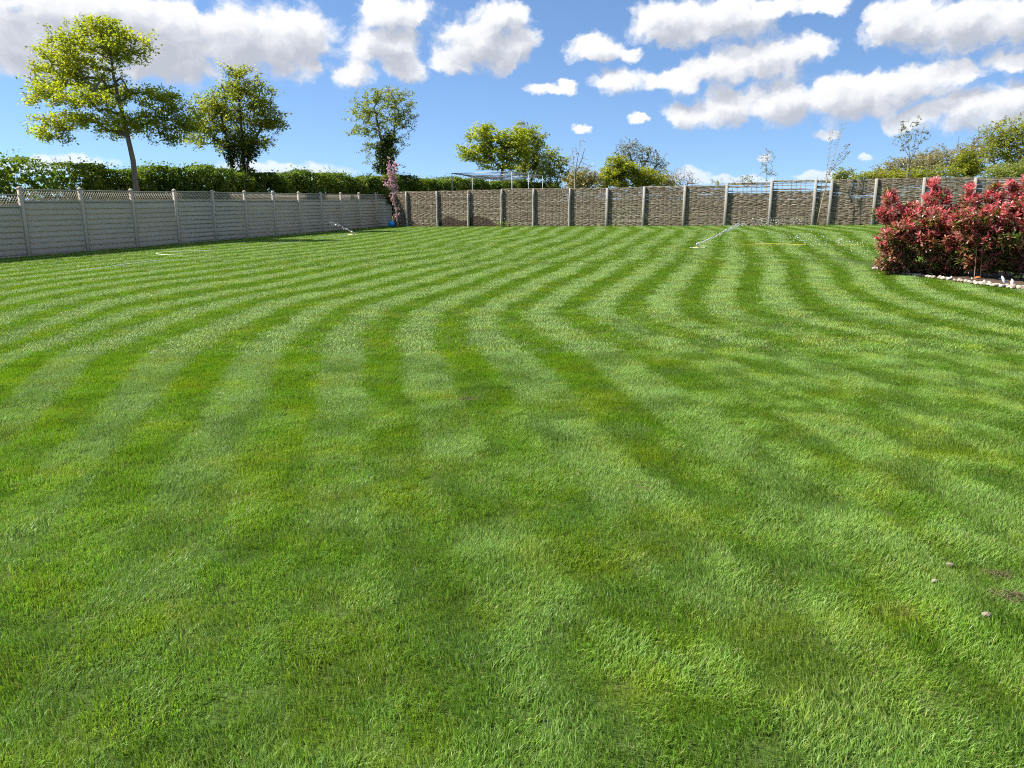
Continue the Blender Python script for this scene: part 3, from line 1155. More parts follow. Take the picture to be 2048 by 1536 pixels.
def wood_mesh(name, nodes, par, n_trunk, mat, r_tip, r_trunk, expo=0.48, sides_big=7):
    n = len(nodes)
    kids = np.zeros(n)
    has = np.zeros(n, bool)
    has[par[par >= 0]] = True
    kids[~has] = 1
    for i in range(n - 1, -1, -1):
        if par[i] >= 0:
            kids[par[i]] += kids[i]
    r = r_tip * kids ** expo
    if r_trunk:
        zt = nodes[:n_trunk, 2]
        lo, hi = zt.min(), zt.max()
        f = (zt - lo) / max(hi - lo, 1e-3)
        r[:n_trunk] = np.maximum(np.minimum(r[:n_trunk], r_trunk * (1 - 0.70 * f)), r_trunk * (1 - 0.86 * f))
    e = np.where(par >= 0)[0]
    V, Qs, off = [], [], 0
    for sides, sel in ((sides_big, e[r[e] > 0.03]), (4, e[(r[e] <= 0.03) & (r[e] > 0.012)]), (3, e[r[e] <= 0.012])):
        if not len(sel):
            continue
        a, b = nodes[par[sel]], nodes[sel]
        ra, rb = r[par[sel]], r[sel]
        # a side branch leaves its parent with its own girth
        ra = np.minimum(ra, rb * 1.35)
        t = b - a
        t /= np.maximum(np.linalg.norm(t, axis=1, keepdims=True), 1e-9)
        ref = np.where(np.abs(t[:, 2:3]) < 0.9, np.array([[0, 0, 1.0]]), np.array([[1.0, 0, 0]]))
        u = np.cross(t, ref)
        u /= np.maximum(np.linalg.norm(u, axis=1, keepdims=True), 1e-9)
        w = np.cross(t, u)
        th = np.linspace(0, 2 * math.pi, sides, endpoint=False)
        ring = np.cos(th)[None, :, None] * u[:, None] + np.sin(th)[None, :, None] * w[:, None]
        va = (a - t * ra[:, None] * 0.2)[:, None] + ring * ra[:, None, None]
        vb = (b + t * rb[:, None] * 0.3)[:, None] + ring * rb[:, None, None]
        V.append(np.concatenate([va, vb], 1).reshape(-1, 3))
        k = np.arange(len(sel))[:, None] * (2 * sides)
        j = np.arange(sides)
        j2 = (j + 1) % sides
        q = np.stack([k + j, k + j2, k + sides + j2, k + sides + j], -1).reshape(-1, 4)
        Qs.append(q + off)
        off += len(sel) * 2 * sides
    return mesh_np(name, np.vstack(V), np.vstack(Qs), mat, True)


def leaf_mesh(name, pts, size, mat, rs, up=0.5, aspect=0.62, sizev=0.35, extra=None):
    """many small pointed leaves, each folded along its midrib"""
    n = len(pts)
    nrm = rs.normal(0, 1, (n, 3))
    nrm[:, 2] = np.abs(nrm[:, 2]) + up
    nrm /= np.linalg.norm(nrm, axis=1, keepdims=True)
    d = rs.normal(0, 1, (n, 3))
    d -= (d * nrm).sum(1, keepdims=True) * nrm
    d /= np.maximum(np.linalg.norm(d, axis=1, keepdims=True), 1e-9)
    s = np.cross(nrm, d)
    L = size * np.clip(1 + rs.normal(0, sizev, n), 0.4, 2.0)[:, None]
    w = L * aspect * 0.5
    v = np.stack([pts - d * L * 0.5, pts + s * w + nrm * L * 0.10, pts + d * L * 0.5, pts - s * w + nrm * L * 0.10], 1)
    i = np.arange(n)[:, None] * 4
    t = np.concatenate([i + np.array([[0, 1, 2]]), i + np.array([[0, 2, 3]])])
    return mesh_np(name, v.reshape(-1, 3), t, mat)


def sample_blobs(blobs, depth, n, rs, depth_f=0.85, shell=0.45, fray=0.0):
    vol = np.array([(b[2] * b[3]) for b in blobs], float) ** 0.85
    cnt = np.maximum(3, (n * vol / vol.sum()).astype(int))
    out = []
    for b, c in zip(blobs, cnt):
        px, py, rx, ry = b[:4]
        dd = depth + (b[4] if len(b) > 4 else 0)
        ctr = np.array(P3(px, py, dd))
        k = dd / F_PX
        v = rs.normal(0, 1, (c, 3))
        v /= np.linalg.norm(v, axis=1, keepdims=True)
        rad = rs.uniform(shell, 1.0, (c, 1)) ** 0.7
        v = v * rad
        p = ctr + v * np.array([rx * k, (rx + ry) / 2 * k * depth_f, ry * k])
        if fray:
            p = p + rs.normal(0, 1, p.shape) * np.array([fray, fray, fray * 0.6])
            sp = rs.uniform(0, 1, c) < 0.05       # odd shoots beyond the outline
            p[sp] = p[sp] + (p[sp] - ctr) * rs.uniform(0.1, 0.4, (sp.sum(), 1)) + np.array([0, 0, 0.12])
        out.append(p)
    return np.vstack(out)


def tree(name, label, depth, stems, blobs, ntips, leaves, leaf_mat, leaf_size, spread, cat='tree', group=None,
         bark='bark', r_tip=0.008, r_trunk=0.12, seed=1, crown='crown', trunk='trunk', ivy=None, jit=0.05, up_pen=0.35, step=0.35, shell=0.3):
    rs = np.random.default_rng(seed)
    sp3 = []
    for st in stems:
        pts = [np.array(P3(q[0], q[1], depth + (q[2] if len(q) > 2 else 0))) for q in st]
        g = pts[0].copy()
        g[2] = gz(g[0], g[1]) - 0.08
        if pts[0][2] > g[2] + 0.2:
            pts = [g] + pts
        sp3.append(pts)
    base = Vector(sp3[0][0])
    root = thing(name, label, cat, base, 0, group)
    tips = sample_blobs(blobs, depth, int(ntips * 1.7), rs, shell=shell, fray=0.0050 * depth)
    nodes, par, tip_ids, n0 = grow(sp3, tips, step=step, jit=jit, up_pen=up_pen, rs=rs)
    b = np.array(base)
    wood = link(trunk, wood_mesh(trunk, nodes - b, par, n0, M[bark], r_tip, r_trunk), root)
    if cat == 'bush':
        wood['kind'] = 'stuff'          # thicket of thin stems
    if leaves:
        # leaves sit along the outer twigs
        nt = len(tip_ids)
        per = max(1, int(leaves / nt))
        sel = np.repeat(tip_ids, per)
        f = rs.uniform(0, 1, len(sel))[:, None] ** 0.7
        pp = nodes[par[sel]] * (1 - f) + nodes[sel] * f
        pp = pp + rs.normal(0, 1, pp.shape) * np.array([spread, spread, spread * 0.6]) * 0.72
        c = link(crown, leaf_mesh(crown, pp - b, leaf_size * 0.86, M[leaf_mat], rs), root)
    if ivy:
        ib, ni, isz = ivy
        pp = sample_blobs(ib, depth, ni, rs, shell=0.2)
        link('ivy', leaf_mesh('ivy', pp - b, isz, M['leaf_ivy'], rs), root)
    return root


tree('maple_tree', 'tall spreading yellow green tree with a bare lower trunk at the far left', 29.3,
     [[(272, 372), (266, 320), (258, 285), (247, 235), (234, 185), (226, 145), (222, 110)]],
     [(185, 85, 78, 40), (120, 110, 52, 30), (255, 95, 52, 38), (205, 55, 45, 18), (110, 148, 55, 26, 0.5), (175, 155, 60, 26), (95, 190, 56, 22, -0.6), (165, 195, 62, 18, -1.2),
      (215, 185, 45, 20, 1.0), (290, 190, 48, 20, 0.4), (335, 205, 38, 22), (130, 245, 68, 20, 0.4), (195, 235, 58, 22, -0.8), (95, 272, 38, 14), (290, 240, 60, 20), (345, 265, 48, 20, 0.3), (375, 235, 36, 26, 0.2), (240, 262, 40, 14, 0.8)],
     700, 36000, 'leaf_maple', 0.098, 0.16, r_trunk=0.135, seed=3, up_pen=0.2)
tree('ivy_clad_tree', 'bushy olive green tree with several ivy covered stems, right of the tall yellow green tree', 37.0,
     [[(488, 380), (487, 320), (484, 270), (480, 220), (476, 165)], [(470, 378), (462, 320), (452, 270), (440, 225)], [(480, 378), (500, 310), (515, 270), (532, 235)]],
     [(480, 165, 38, 28), (470, 205, 62, 34), (520, 195, 34, 26), (420, 215, 44, 26), (535, 230, 36, 24), (480, 250, 62, 30), (415, 250, 38, 22), (400, 275, 38, 16), (545, 250, 26, 14), (455, 290, 44, 18), (510, 285, 34, 20), (460, 142, 12, 10)],
     480, 19000, 'leaf_olive', 0.112, 0.18, r_trunk=0.13, seed=4, bark='bark_dark', ivy=([(484, 300, 18, 40), (462, 310, 12, 30), (505, 300, 14, 26), (486, 345, 24, 14)], 2600, 0.12))
tree('tall_hedgerow_tree', 'slim round topped tree with thin branches behind the pink blossom sapling', 47.0,
     [[(772, 380), (768, 320), (764, 285), (756, 250), (748, 215)], [(775, 378), (780, 310), (786, 275), (792, 235)]],
     [(762, 215, 60, 36), (725, 225, 24, 26), (800, 210, 30, 26), (765, 250, 62, 26), (715, 262, 22, 14), (770, 285, 42, 22), (755, 305, 36, 16), (770, 325, 28, 14), (770, 188, 40, 14), (812, 240, 18, 20)],
     430, 9800, 'leaf_pale', 0.115, 0.15, r_trunk=0.14, seed=5, bark='bark', ivy=([(772, 305, 22, 26), (770, 335, 26, 16), (778, 280, 16, 14)], 2600, 0.14))
tree('broad_oak_tree', 'broad yellow green tree spreading above the fruit cage', 60.0,
     [[(1004, 392), (1003, 360), (1004, 335), (1008, 310), (1010, 285)]],
     [(965, 268, 28, 16), (1000, 280, 32, 18), (1035, 278, 24, 20), (950, 298, 30, 12), (985, 305, 36, 12), (1030, 308, 26, 14), (935, 312, 16, 8), (968, 325, 24, 9), (1012, 330, 24, 10)],
     330, 12500, 'leaf_maple', 0.17, 0.22, r_trunk=0.16, seed=6, r_tip=0.010)
tree('upright_green_tree', 'darker green upright tree just right of the broad yellow green tree', 63.0,
     [[(1052, 392), (1050, 360), (1048, 330), (1052, 300), (1056, 270)], [(1056, 388), (1066, 350), (1072, 320)]],
     [(1058, 262, 22, 16), (1072, 285, 18, 16), (1048, 300, 22, 20), (1068, 320, 22, 18), (1050, 340, 24, 14), (1080, 345, 18, 12)],
     260, 8200, 'leaf_olive', 0.17, 0.22, r_trunk=0.14, seed=7, r_tip=0.010)
tree('pale_leafed_tree', 'small pale leafed open tree between the upright green tree and a bare sapling', 60.0,
     [[(1102, 390), (1101, 360), (1100, 335), (1098, 315)], [(1106, 388), (1116, 355), (1124, 330)]],
     [(1100, 312, 18, 14), (1118, 320, 20, 14), (1105, 338, 24, 14), (1122, 350, 22, 14), (1095, 355, 16, 10)],
     220, 3600, 'leaf_pale', 0.15, 0.20, r_trunk=0.07, seed=8, r_tip=0.010, bark='twig_brown')
tree('bare_sapling', 'leafless upright sapling sticking up between two bushes behind the hurdles', 52.0,
     [[(1150, 390), (1150, 350), (1154, 325), (1160, 290)], [(1150, 352), (1146, 320), (1145, 295)], [(1152, 345), (1164, 318), (1170, 294)]],
     [(1155, 300, 14, 10), (1150, 325, 16, 12), (1172, 330, 10, 10)], 40, 0, None, 0, 0, r_trunk=0.045, seed=9, r_tip=0.011, bark='twig_pale')
tree('rusty_bush', 'rusty brown green bush under the leafless sapling', 56.0,
     [[(1160, 390), (1160, 370), (1158, 350)], [(1170, 390), (1178, 365)]],
     [(1160, 352, 24, 14), (1182, 362, 18, 12), (1145, 365, 14, 8), (1168, 372, 30, 8)], 240, 4200, 'leaf_brown', 0.15, 0.20, cat='bush', r_trunk=0.05, seed=10, r_tip=0.010, bark='twig_brown')
tree('lime_bush', 'dense lime green bush with a pointed top behind the hurdles', 58.0,
     [[(1240, 390), (1238, 360), (1236, 330)], [(1270, 390), (1278, 365)], [(1215, 390), (1212, 365)]],
     [(1238, 330, 22, 18), (1222, 350, 26, 16), (1260, 345, 32, 16), (1292, 352, 28, 14), (1210, 366, 22, 10), (1250, 366, 40, 12), (1300, 368, 26, 9)],
     300, 12500, 'leaf_lime', 0.16, 0.20, cat='bush', r_trunk=0.06, seed=11, r_tip=0.009, bark='twig_brown')
tree('ash_tree', 'thinly leafed grey green tree with dark forked limbs behind the lime green bush', 68.0,
     [[(1275, 392), (1272, 360), (1268, 335), (1258, 305), (1255, 288)], [(1274, 365), (1285, 335), (1298, 312)], [(1272, 370), (1300, 345), (1320, 325)]],
     [(1256, 292, 20, 10), (1248, 310, 20, 12), (1285, 302, 20, 10), (1305, 315, 18, 12), (1275, 325, 30, 14), (1320, 335, 14, 14), (1308, 352, 22, 12)],
     330, 3000, 'leaf_grey', 0.15, 0.22, r_trunk=0.12, seed=12, r_tip=0.012, bark='bark')
tree('brown_bush', 'low brown budding bush right of the lime green bush', 62.0,
     [[(1325, 390), (1325, 372), (1322, 358)]], [(1325, 360, 18, 10), (1338, 368, 16, 7)], 140, 1800, 'leaf_brown', 0.14, 0.18, cat='bush', r_trunk=0.05, seed=13, r_tip=0.010, bark='twig_brown')
tree('bare_bush', 'pinkish grey leafless bush with fine fanned twigs behind the hurdles', 72.0,
     [[(1360, 392), (1360, 375), (1358, 355)], [(1352, 392), (1346, 368)], [(1368, 392), (1376, 368)]],
     [(1358, 350, 28, 14), (1345, 358, 14, 12), (1376, 358, 16, 10), (1362, 365, 28, 9)], 300, 0, None, 0, 0, cat='bush', r_trunk=0.05, seed=14, r_tip=0.012, bark='twig_pale', jit=0.03, up_pen=2.0, step=0.6)
tree('young_whip_tree', 'tiny young tree with sparse grey leaves above the thin topped hurdles', 38.0,
     [[(1532, 388), (1533, 360), (1533, 330), (1536, 303)]],
     [(1533, 320, 10, 16), (1534, 345, 14, 12), (1536, 306, 5, 6)], 46, 340, 'leaf_grey', 0.07, 0.06, r_trunk=0.025, seed=15, r_tip=0.006, bark='twig_pale')
tree('multi_stem_sapling', 'sparse young tree with upright stems and tufted leaves above the red shrub', 35.0,
     [[(1822, 380), (1820, 340), (1818, 300), (1812, 270), (1806, 243)], [(1820, 330), (1828, 295), (1834, 262), (1834, 232)], [(1821, 320), (1840, 285), (1848, 252)], [(1818, 315), (1806, 290), (1800, 272)]],
     [(1822, 280, 22, 24), (1810, 250, 8, 12), (1834, 245, 8, 14), (1846, 262, 6, 12), (1801, 275, 6, 8)], 70, 620, 'leaf_grey', 0.085, 0.06, r_trunk=0.022, seed=16, r_tip=0.0045, bark='twig_pale')
tree('white_flecked_bush', 'small green bush with pale tips peeping over the hurdles by the leaning sapling', 36.0,
     [[(1685, 385), (1685, 365)], [(1675, 385), (1678, 365)]], [(1685, 350, 14, 9), (1676, 358, 10, 8), (1695, 358, 9, 6)], 90, 1500, 'leaf_pale', 0.09, 0.09, cat='bush', r_trunk=0.03, seed=17, r_tip=0.006)
# thicket at the right
tree('olive_thicket', 'twiggy olive brown bush at the left end of the thicket behind the hurdles', 46.0,
     [[(1795, 385), (1795, 355), (1792, 335)], [(1770, 385), (1766, 358)], [(1830, 385), (1832, 345)]],
     [(1795, 335, 34, 16), (1765, 348, 24, 10), (1835, 325, 34, 16), (1810, 352, 50, 12)], 420, 5600, 'leaf_brown', 0.11, 0.15, cat='bush', r_trunk=0.06, seed=18, r_tip=0.009, bark='twig_brown', up_pen=1.0)
tree('brown_thicket', 'brown budding thicket with fine upright twigs in the middle of the right hand thicket', 49.0,
     [[(1900, 385), (1900, 345), (1898, 315)], [(1935, 385), (1938, 330)], [(1870, 385), (1866, 335)]],
     [(1885, 315, 42, 20), (1935, 310, 42, 24), (1900, 335, 60, 18), (1860, 318, 30, 16), (1965, 295, 30, 24)], 620, 6500, 'leaf_brown', 0.11, 0.15, cat='bush', r_trunk=0.07, seed=19, r_tip=0.010, bark='twig_brown', up_pen=1.2)
tree('tall_olive_bush', 'tall olive green bush rising at the right edge of the picture', 44.0,
     [[(2025, 385), (2022, 330), (2018, 285)], [(2065, 385), (2070, 300)], [(1995, 385), (1992, 330)]],
     [(2015, 275, 34, 24), (2060, 265, 44, 28), (2005, 305, 40, 22), (2060, 310, 50, 30), (1985, 290, 20, 20), (2030, 335, 50, 20), (1978, 260, 8, 16), (2008, 246, 10, 10)], 620, 11500, 'leaf_olive', 0.115, 0.16, cat='bush', r_trunk=0.08, seed=20, r_tip=0.009, bark='twig_brown')
tree('lime_thicket_bush', 'bright lime green bush in front of the brown thicket above the red shrub', 41.0,
     [[(1935, 385), (1935, 350), (1934, 320)], [(1915, 385), (1910, 350)]],
     [(1936, 318, 20, 18), (1922, 340, 32, 16), (1950, 340, 26, 16)], 200, 6000, 'leaf_lime', 0.10, 0.13, cat='bush', r_trunk=0.05, seed=21, r_tip=0.007, bark='twig_brown')
tree('low_lime_bush', 'low lime green bush along the hurdle tops left of the red shrub', 42.0,
     [[(1845, 385), (1845, 360)], [(1755, 385), (1752, 365)], [(1800, 385), (1800, 362)]],
     [(1850, 348, 34, 10), (1755, 353, 36, 8), (1805, 352, 30, 9), (1720, 356, 18, 5)], 220, 4800, 'leaf_lime', 0.10, 0.13, cat='bush', r_trunk=0.04, seed=22, r_tip=0.007, bark='twig_brown')
tree('fresh_green_bush', 'fresh green leafy bush at the right edge in front of the tall olive bush', 39.0,
     [[(2010, 385), (2010, 355)], [(2045, 385), (2048, 350)]],
     [(2005, 343, 30, 14), (2045, 340, 32, 16), (1985, 352, 18, 8)], 180, 4200, 'leaf_pale', 0.10, 0.13, cat='bush', r_trunk=0.04, seed=23, r_tip=0.007, bark='twig_brown')

# ------------------------------------------------------------------ clipped field hedge behind the grey fence
hp = np.array([(-27.5, 8.0), (-22.5, 17.5), (-17.7, 26.8), (-11.2, 38.5), (-5.6, 48.8), (-1.4, 56.0), (3.5, 63.0)])
seg = np.linalg.norm(np.diff(hp, axis=0), axis=1)
hs = np.concatenate([[0], np.cumsum(seg)])
rs = np.random.default_rng(77)
hedge = thing('field_hedge', 'long clipped dark green hedge behind the grey fence', 'hedge', (hp[2][0], hp[2][1], 0))


def hedge_pts(n, zlo, shell):
    s = rs.uniform(0, hs[-1], n)
    x = np.interp(s, hs, hp[:, 0])
    y = np.interp(s, hs, hp[:, 1])
    dx, dy = np.gradient(np.interp(np.linspace(0, hs[-1], 400), hs, hp[:, 0])), np.gradient(np.interp(np.linspace(0, hs[-1], 400), hs, hp[:, 1]))
    k = (s / hs[-1] * 399).astype(int)
    nx_, ny_ = dy[k], -dx[k]
    l = np.hypot(nx_, ny_)
    nx_, ny_ = nx_ / l, ny_ / l
    top = 2.70 + 0.10 * np.sin(s * 0.9) + 0.07 * np.sin(s * 2.3 + 1) + 0.05 * np.sin(s * 5.1)
    half = 0.62 + 0.08 * np.sin(s * 1.7) + 0.06 * np.sin(s * 4.1)
    if shell:
        u = rs.uniform(0, 1, n)
        face = u < 0.62
        off = np.where(face, half * rs.uniform(0.72, 1.12, n), half * rs.uniform(-1, 1, n))
        z = np.where(face, zlo + (top - zlo) * rs.uniform(0, 1, n), top - np.abs(rs.normal(0, 0.10, n)) + 0.05)
        off = np.where(face & (z > top - 0.25), off - (z - (top - 0.25)) * 0.9, off)
        z = z + np.where(rs.uniform(0, 1, n) < 0.05, rs.uniform(0, 0.28, n), 0)
    else:
        off = half * rs.uniform(-0.9, 0.75, n)
        z = rs.uniform(0.2, 0.92, n) * top
    # lumps and hollows
    off = off + 0.14 * np.sin(s * 3.3 + z * 4.0) + 0.10 * np.sin(s * 7.7 - z * 6.0)
    p = np.stack([x + nx_ * off, y + ny_ * off, z], 1)
    # thin, gappy stretch at the left end
    vis = np.interp(s, [0, hs[1], hs[2] + 2.6, hs[2] + 4.2, hs[-1]], [0.42, 0.42, 0.42, 1, 1])
    return p[rs.uniform(0, 1, n) < vis]


b0 = np.array([hp[2][0], hp[2][1], 0])
link('foliage', leaf_mesh('foliage', hedge_pts(115000, 1.15, True) - b0, 0.100, M['leaf_hedge'], rs, 0.3), hedge)['kind'] = 'stuff'
link('inner_foliage', leaf_mesh('inner_foliage', hedge_pts(52000, 0.2, False) - b0, 0.24, M['leaf_hedge'], rs, 0.2), hedge)['kind'] = 'stuff'
tw = MB()
for k in range(420):
    s = rs.uniform(0, hs[-1])
    x, y = np.interp(s, hs, hp[:, 0]), np.interp(s, hs, hp[:, 1])
    a = np.array([x + rs.normal(0, 0.2), y + rs.normal(0, 0.2), 0.0])
    b = a + np.array([rs.normal(0, 0.5), rs.normal(0, 0.5), rs.uniform(2.2, 3.05)])
    mid = (a + b) / 2 + rs.normal(0, 0.18, 3)
    tw.tube(np.array([a, mid, b]) - b0, [0.022, 0.015, 0.005], 4, False)
link('branch', tw.mesh('branch', M['twig_brown'], True), hedge)['kind'] = 'stuff'

# ------------------------------------------------------------------ fruit cage behind the hurdles
CA, CB, CC = np.array([-3.54, 47.0]), np.array([0.0, 44.0]), np.array([2.0, 52.0])
CD = CA + CC - CB
cage = thing('fruit_cage', 'metal tube fruit cage with sagging dark net roof behind the hurdle fence', 'fruit cage', (CB[0], CB[1], gz(*CB)))
o3 = np.array([CB[0], CB[1], gz(*CB)])
CH = 3.0


def c3(p, z):
    return np.array([p[0], p[1], z]) - o3


for p in (CA, CB, CC, CD, (CA + CD) / 2, (CB + CC) / 2):
    MB().tube([c3(p, gz(*p) - 0.1), c3(p, CH)], 0.022, 8).build('post', M['metal'], cage, True)
for a, b in ((CA, CB), (CB, CC), (CC, CD), (CD, CA), ((CA + CD) / 2, (CB + CC) / 2)):
    MB().tube([c3(a, CH), c3((a + b) / 2, CH - 0.015), c3(b, CH)], 0.019, 8).build('rail', M['metal'], cage, True)
net = MB()
nu, nv = 22, 38
for i in range(nu + 1):
    pts = []
    for j in range(nv + 1):
        f, g = i / nu, j / nv
        p = CB + (CA - CB) * f + (CC - CB) * g
        bay = abs(math.sin(math.pi * 2 * g))
        pts.append(c3(p, CH - 0.03 - 0.30 * bay * math.sin(math.pi * f)))
    net.tube(pts, 0.006, 3, False)
for j in range(nv + 1):
    pts = []
    for i in range(nu + 1):
        f, g = i / nu, j / nv
        p = CB + (CA - CB) * f + (CC - CB) * g
        bay = abs(math.sin(math.pi * 2 * g))
        pts.append(c3(p, CH - 0.03 - 0.30 * bay * math.sin(math.pi * f)))
    net.tube(pts, 0.006, 3, False)
net.build('net', M['net'], cage)


# ------------------------------------------------------------------ planting bed with pale pebbles
rs = np.random.default_rng(31)
bv, bf = [], []
for k, p in enumerate(BED_FRONT):
    for j in range(6):
        q = p + Vector((0.05 * j * j, (0.30 + 0.10 * min(k, 4)) * j, 0))
        z = gz(q.x, q.y) + 0.012 + (0.05 * math.sin(math.pi * j / 5))
        bv.append((q.x, q.y, z))
for k in range(len(BED_FRONT) - 1):
    for j in range(5):
        a = k * 6 + j
        bf.append([a, a + 6, a + 7, a + 1])
bed = link('planting_bed', mesh_np('planting_bed', bv, np.array(bf), M['soil'], True))
tag(bed, 'planting bed under the red shrubs edged with pale pebbles', None, None, 'structure')


def pebble_mesh(name, seed, n=12):
    r = np.random.default_rng(seed)
    b = MB().sphere((0, 0, 0), 1.0, 8, 5)
    v = np.vstack(b.v)
    f = 1 + 0.16 * np.sin(v @ r.normal(0, 1.6, 3) + r.uniform(0, 6)) + 0.10 * np.sin(v @ r.normal(0, 2.5, 3))
    v = v * f[:, None] * np.array([1.0, r.uniform(0.65, 0.95), r.uniform(0.5, 0.75)])
    b.v = [v]
    return b.mesh(name, M['pebble'], True)


peb = [pebble_mesh('pebble', 60 + k) for k in range(5)]
bxs = np.array([p.x for p in BED_FRONT])
bys = np.array([p.y for p in BED_FRONT])
n_peb = 0
while n_peb < 250:
    t = rs.uniform(0, 1)
    x = bxs[0] - 0.05 + (bxs[-1] - bxs[0]) * t
    wide = 0.10 + 0.75 * max(0, (t - 0.35) / 0.65)
    back = abs(rs.normal(0, wide * 0.55))
    y = float(np.interp(x, bxs, bys)) - 0.02 + back
    r = rs.uniform(0.020, 0.048)
    o = link('pebble', peb[n_peb % 5], bed, (x, y, gz(x, y) + r * 0.35 + 0.02))
    o.scale = (r, r, r)
    o.rotation_euler = (rs.normal(0, 0.3), rs.normal(0, 0.3), rs.uniform(0, 6.28))
    n_peb += 1
for k, (px, py, sx, sz, tz) in enumerate(((1908, 556, 0.07, 0.07, 0.5), (1985, 553, 0.15, 0.09, 0.2), (1965, 556, 0.08, 0.06, -0.5), (2016, 566, 0.10, 0.17, 0.6), (2030, 569, 0.07, 0.13, -0.4), (1976, 563, 0.12, 0.07, 0.9), (1948, 557, 0.07, 0.06, 0.3), (2004, 560, 0.10, 0.08, -0.7))):
    g = G(px, py + 6)
    mb = MB()
    out_l = [(-0.5, 0.0), (-0.34, 0.62), (0.02, 1.0), (0.38, 0.70), (0.5, 0.1), (0.2, -0.1)]
    v = [(x * sx, -0.009, z * sz) for x, z in out_l] + [(x * sx * 0.94, 0.009, z * sz * 0.96) for x, z in out_l]
    q = [[i, (i + 1) % 6, 6 + (i + 1) % 6, 6 + i] for i in range(6)]
    mb.add(v, q + [[0, 3, 2, 1], [0, 5, 4, 3], [6, 7, 8, 9], [6, 9, 10, 11]])
    o = mb.build('stone_chip', M['slate'], bed, False, (g.x, g.y + 0.06, g.z + 0.02))
    o.rotation_euler = (-0.5 + 0.25 * math.sin(k * 2.1), 0.3 * math.sin(k * 1.3), tz)


# ------------------------------------------------------------------ red shrubs
def long_leaf(L, w):
    """pointed oval leaf with folded midrib and drooping tip: 14 triangles"""
    f = [0.0, 0.22, 0.5, 0.78, 1.0]
    wd = [0.06, 0.72, 1.0, 0.66, 0.0]
    dz = [0.0, 0.02, 0.02, -0.02, -0.09]
    v = []
    for a, b, d in zip(f, wd, dz):
        v += [(a * L, -b * w / 2, d * L + 0.06 * b * L), (a * L, 0, d * L), (a * L, b * w / 2, d * L + 0.06 * b * L)]
    q = []
    for k in range(4):
        i = k * 3
        q += [[i, i + 3, i + 4, i + 1], [i + 1, i + 4, i + 5, i + 2]]
    return np.array(v), np.array(q)


LV, LQ = long_leaf(1.0, 0.33)


def frames(dirs, roll):
    """rotation matrices whose x axis is the leaf direction and z axis leans to the sky"""
    d = dirs / np.linalg.norm(dirs, axis=1, keepdims=True)
    up = np.array([[0, 0, 1.0]]) + 0.001
    y = np.cross(up, d)
    y /= np.maximum(np.linalg.norm(y, axis=1, keepdims=True), 1e-6)
    z = np.cross(d, y)
    c, s = np.cos(roll)[:, None], np.sin(roll)[:, None]
    y2 = y * c + z * s
    z2 = -y * s + z * c
    return np.stack([d, y2, z2], 2)


def leaves_joined(name, pos, R, L, mat):
    v = np.einsum('nij,kj->nki', R, LV) * L[:, None, None] + pos[:, None]
    k = np.arange(len(pos))[:, None, None] * len(LV)
    return mesh_np(name, v.reshape(-1, 3), (LQ[None] + k).reshape(-1, 4), mat, False)


leaf_proto = {k: mesh_np('leaf', LV, LQ, M[k], False) for k in ('leaf_young', 'leaf_bronze', 'leaf_old')}


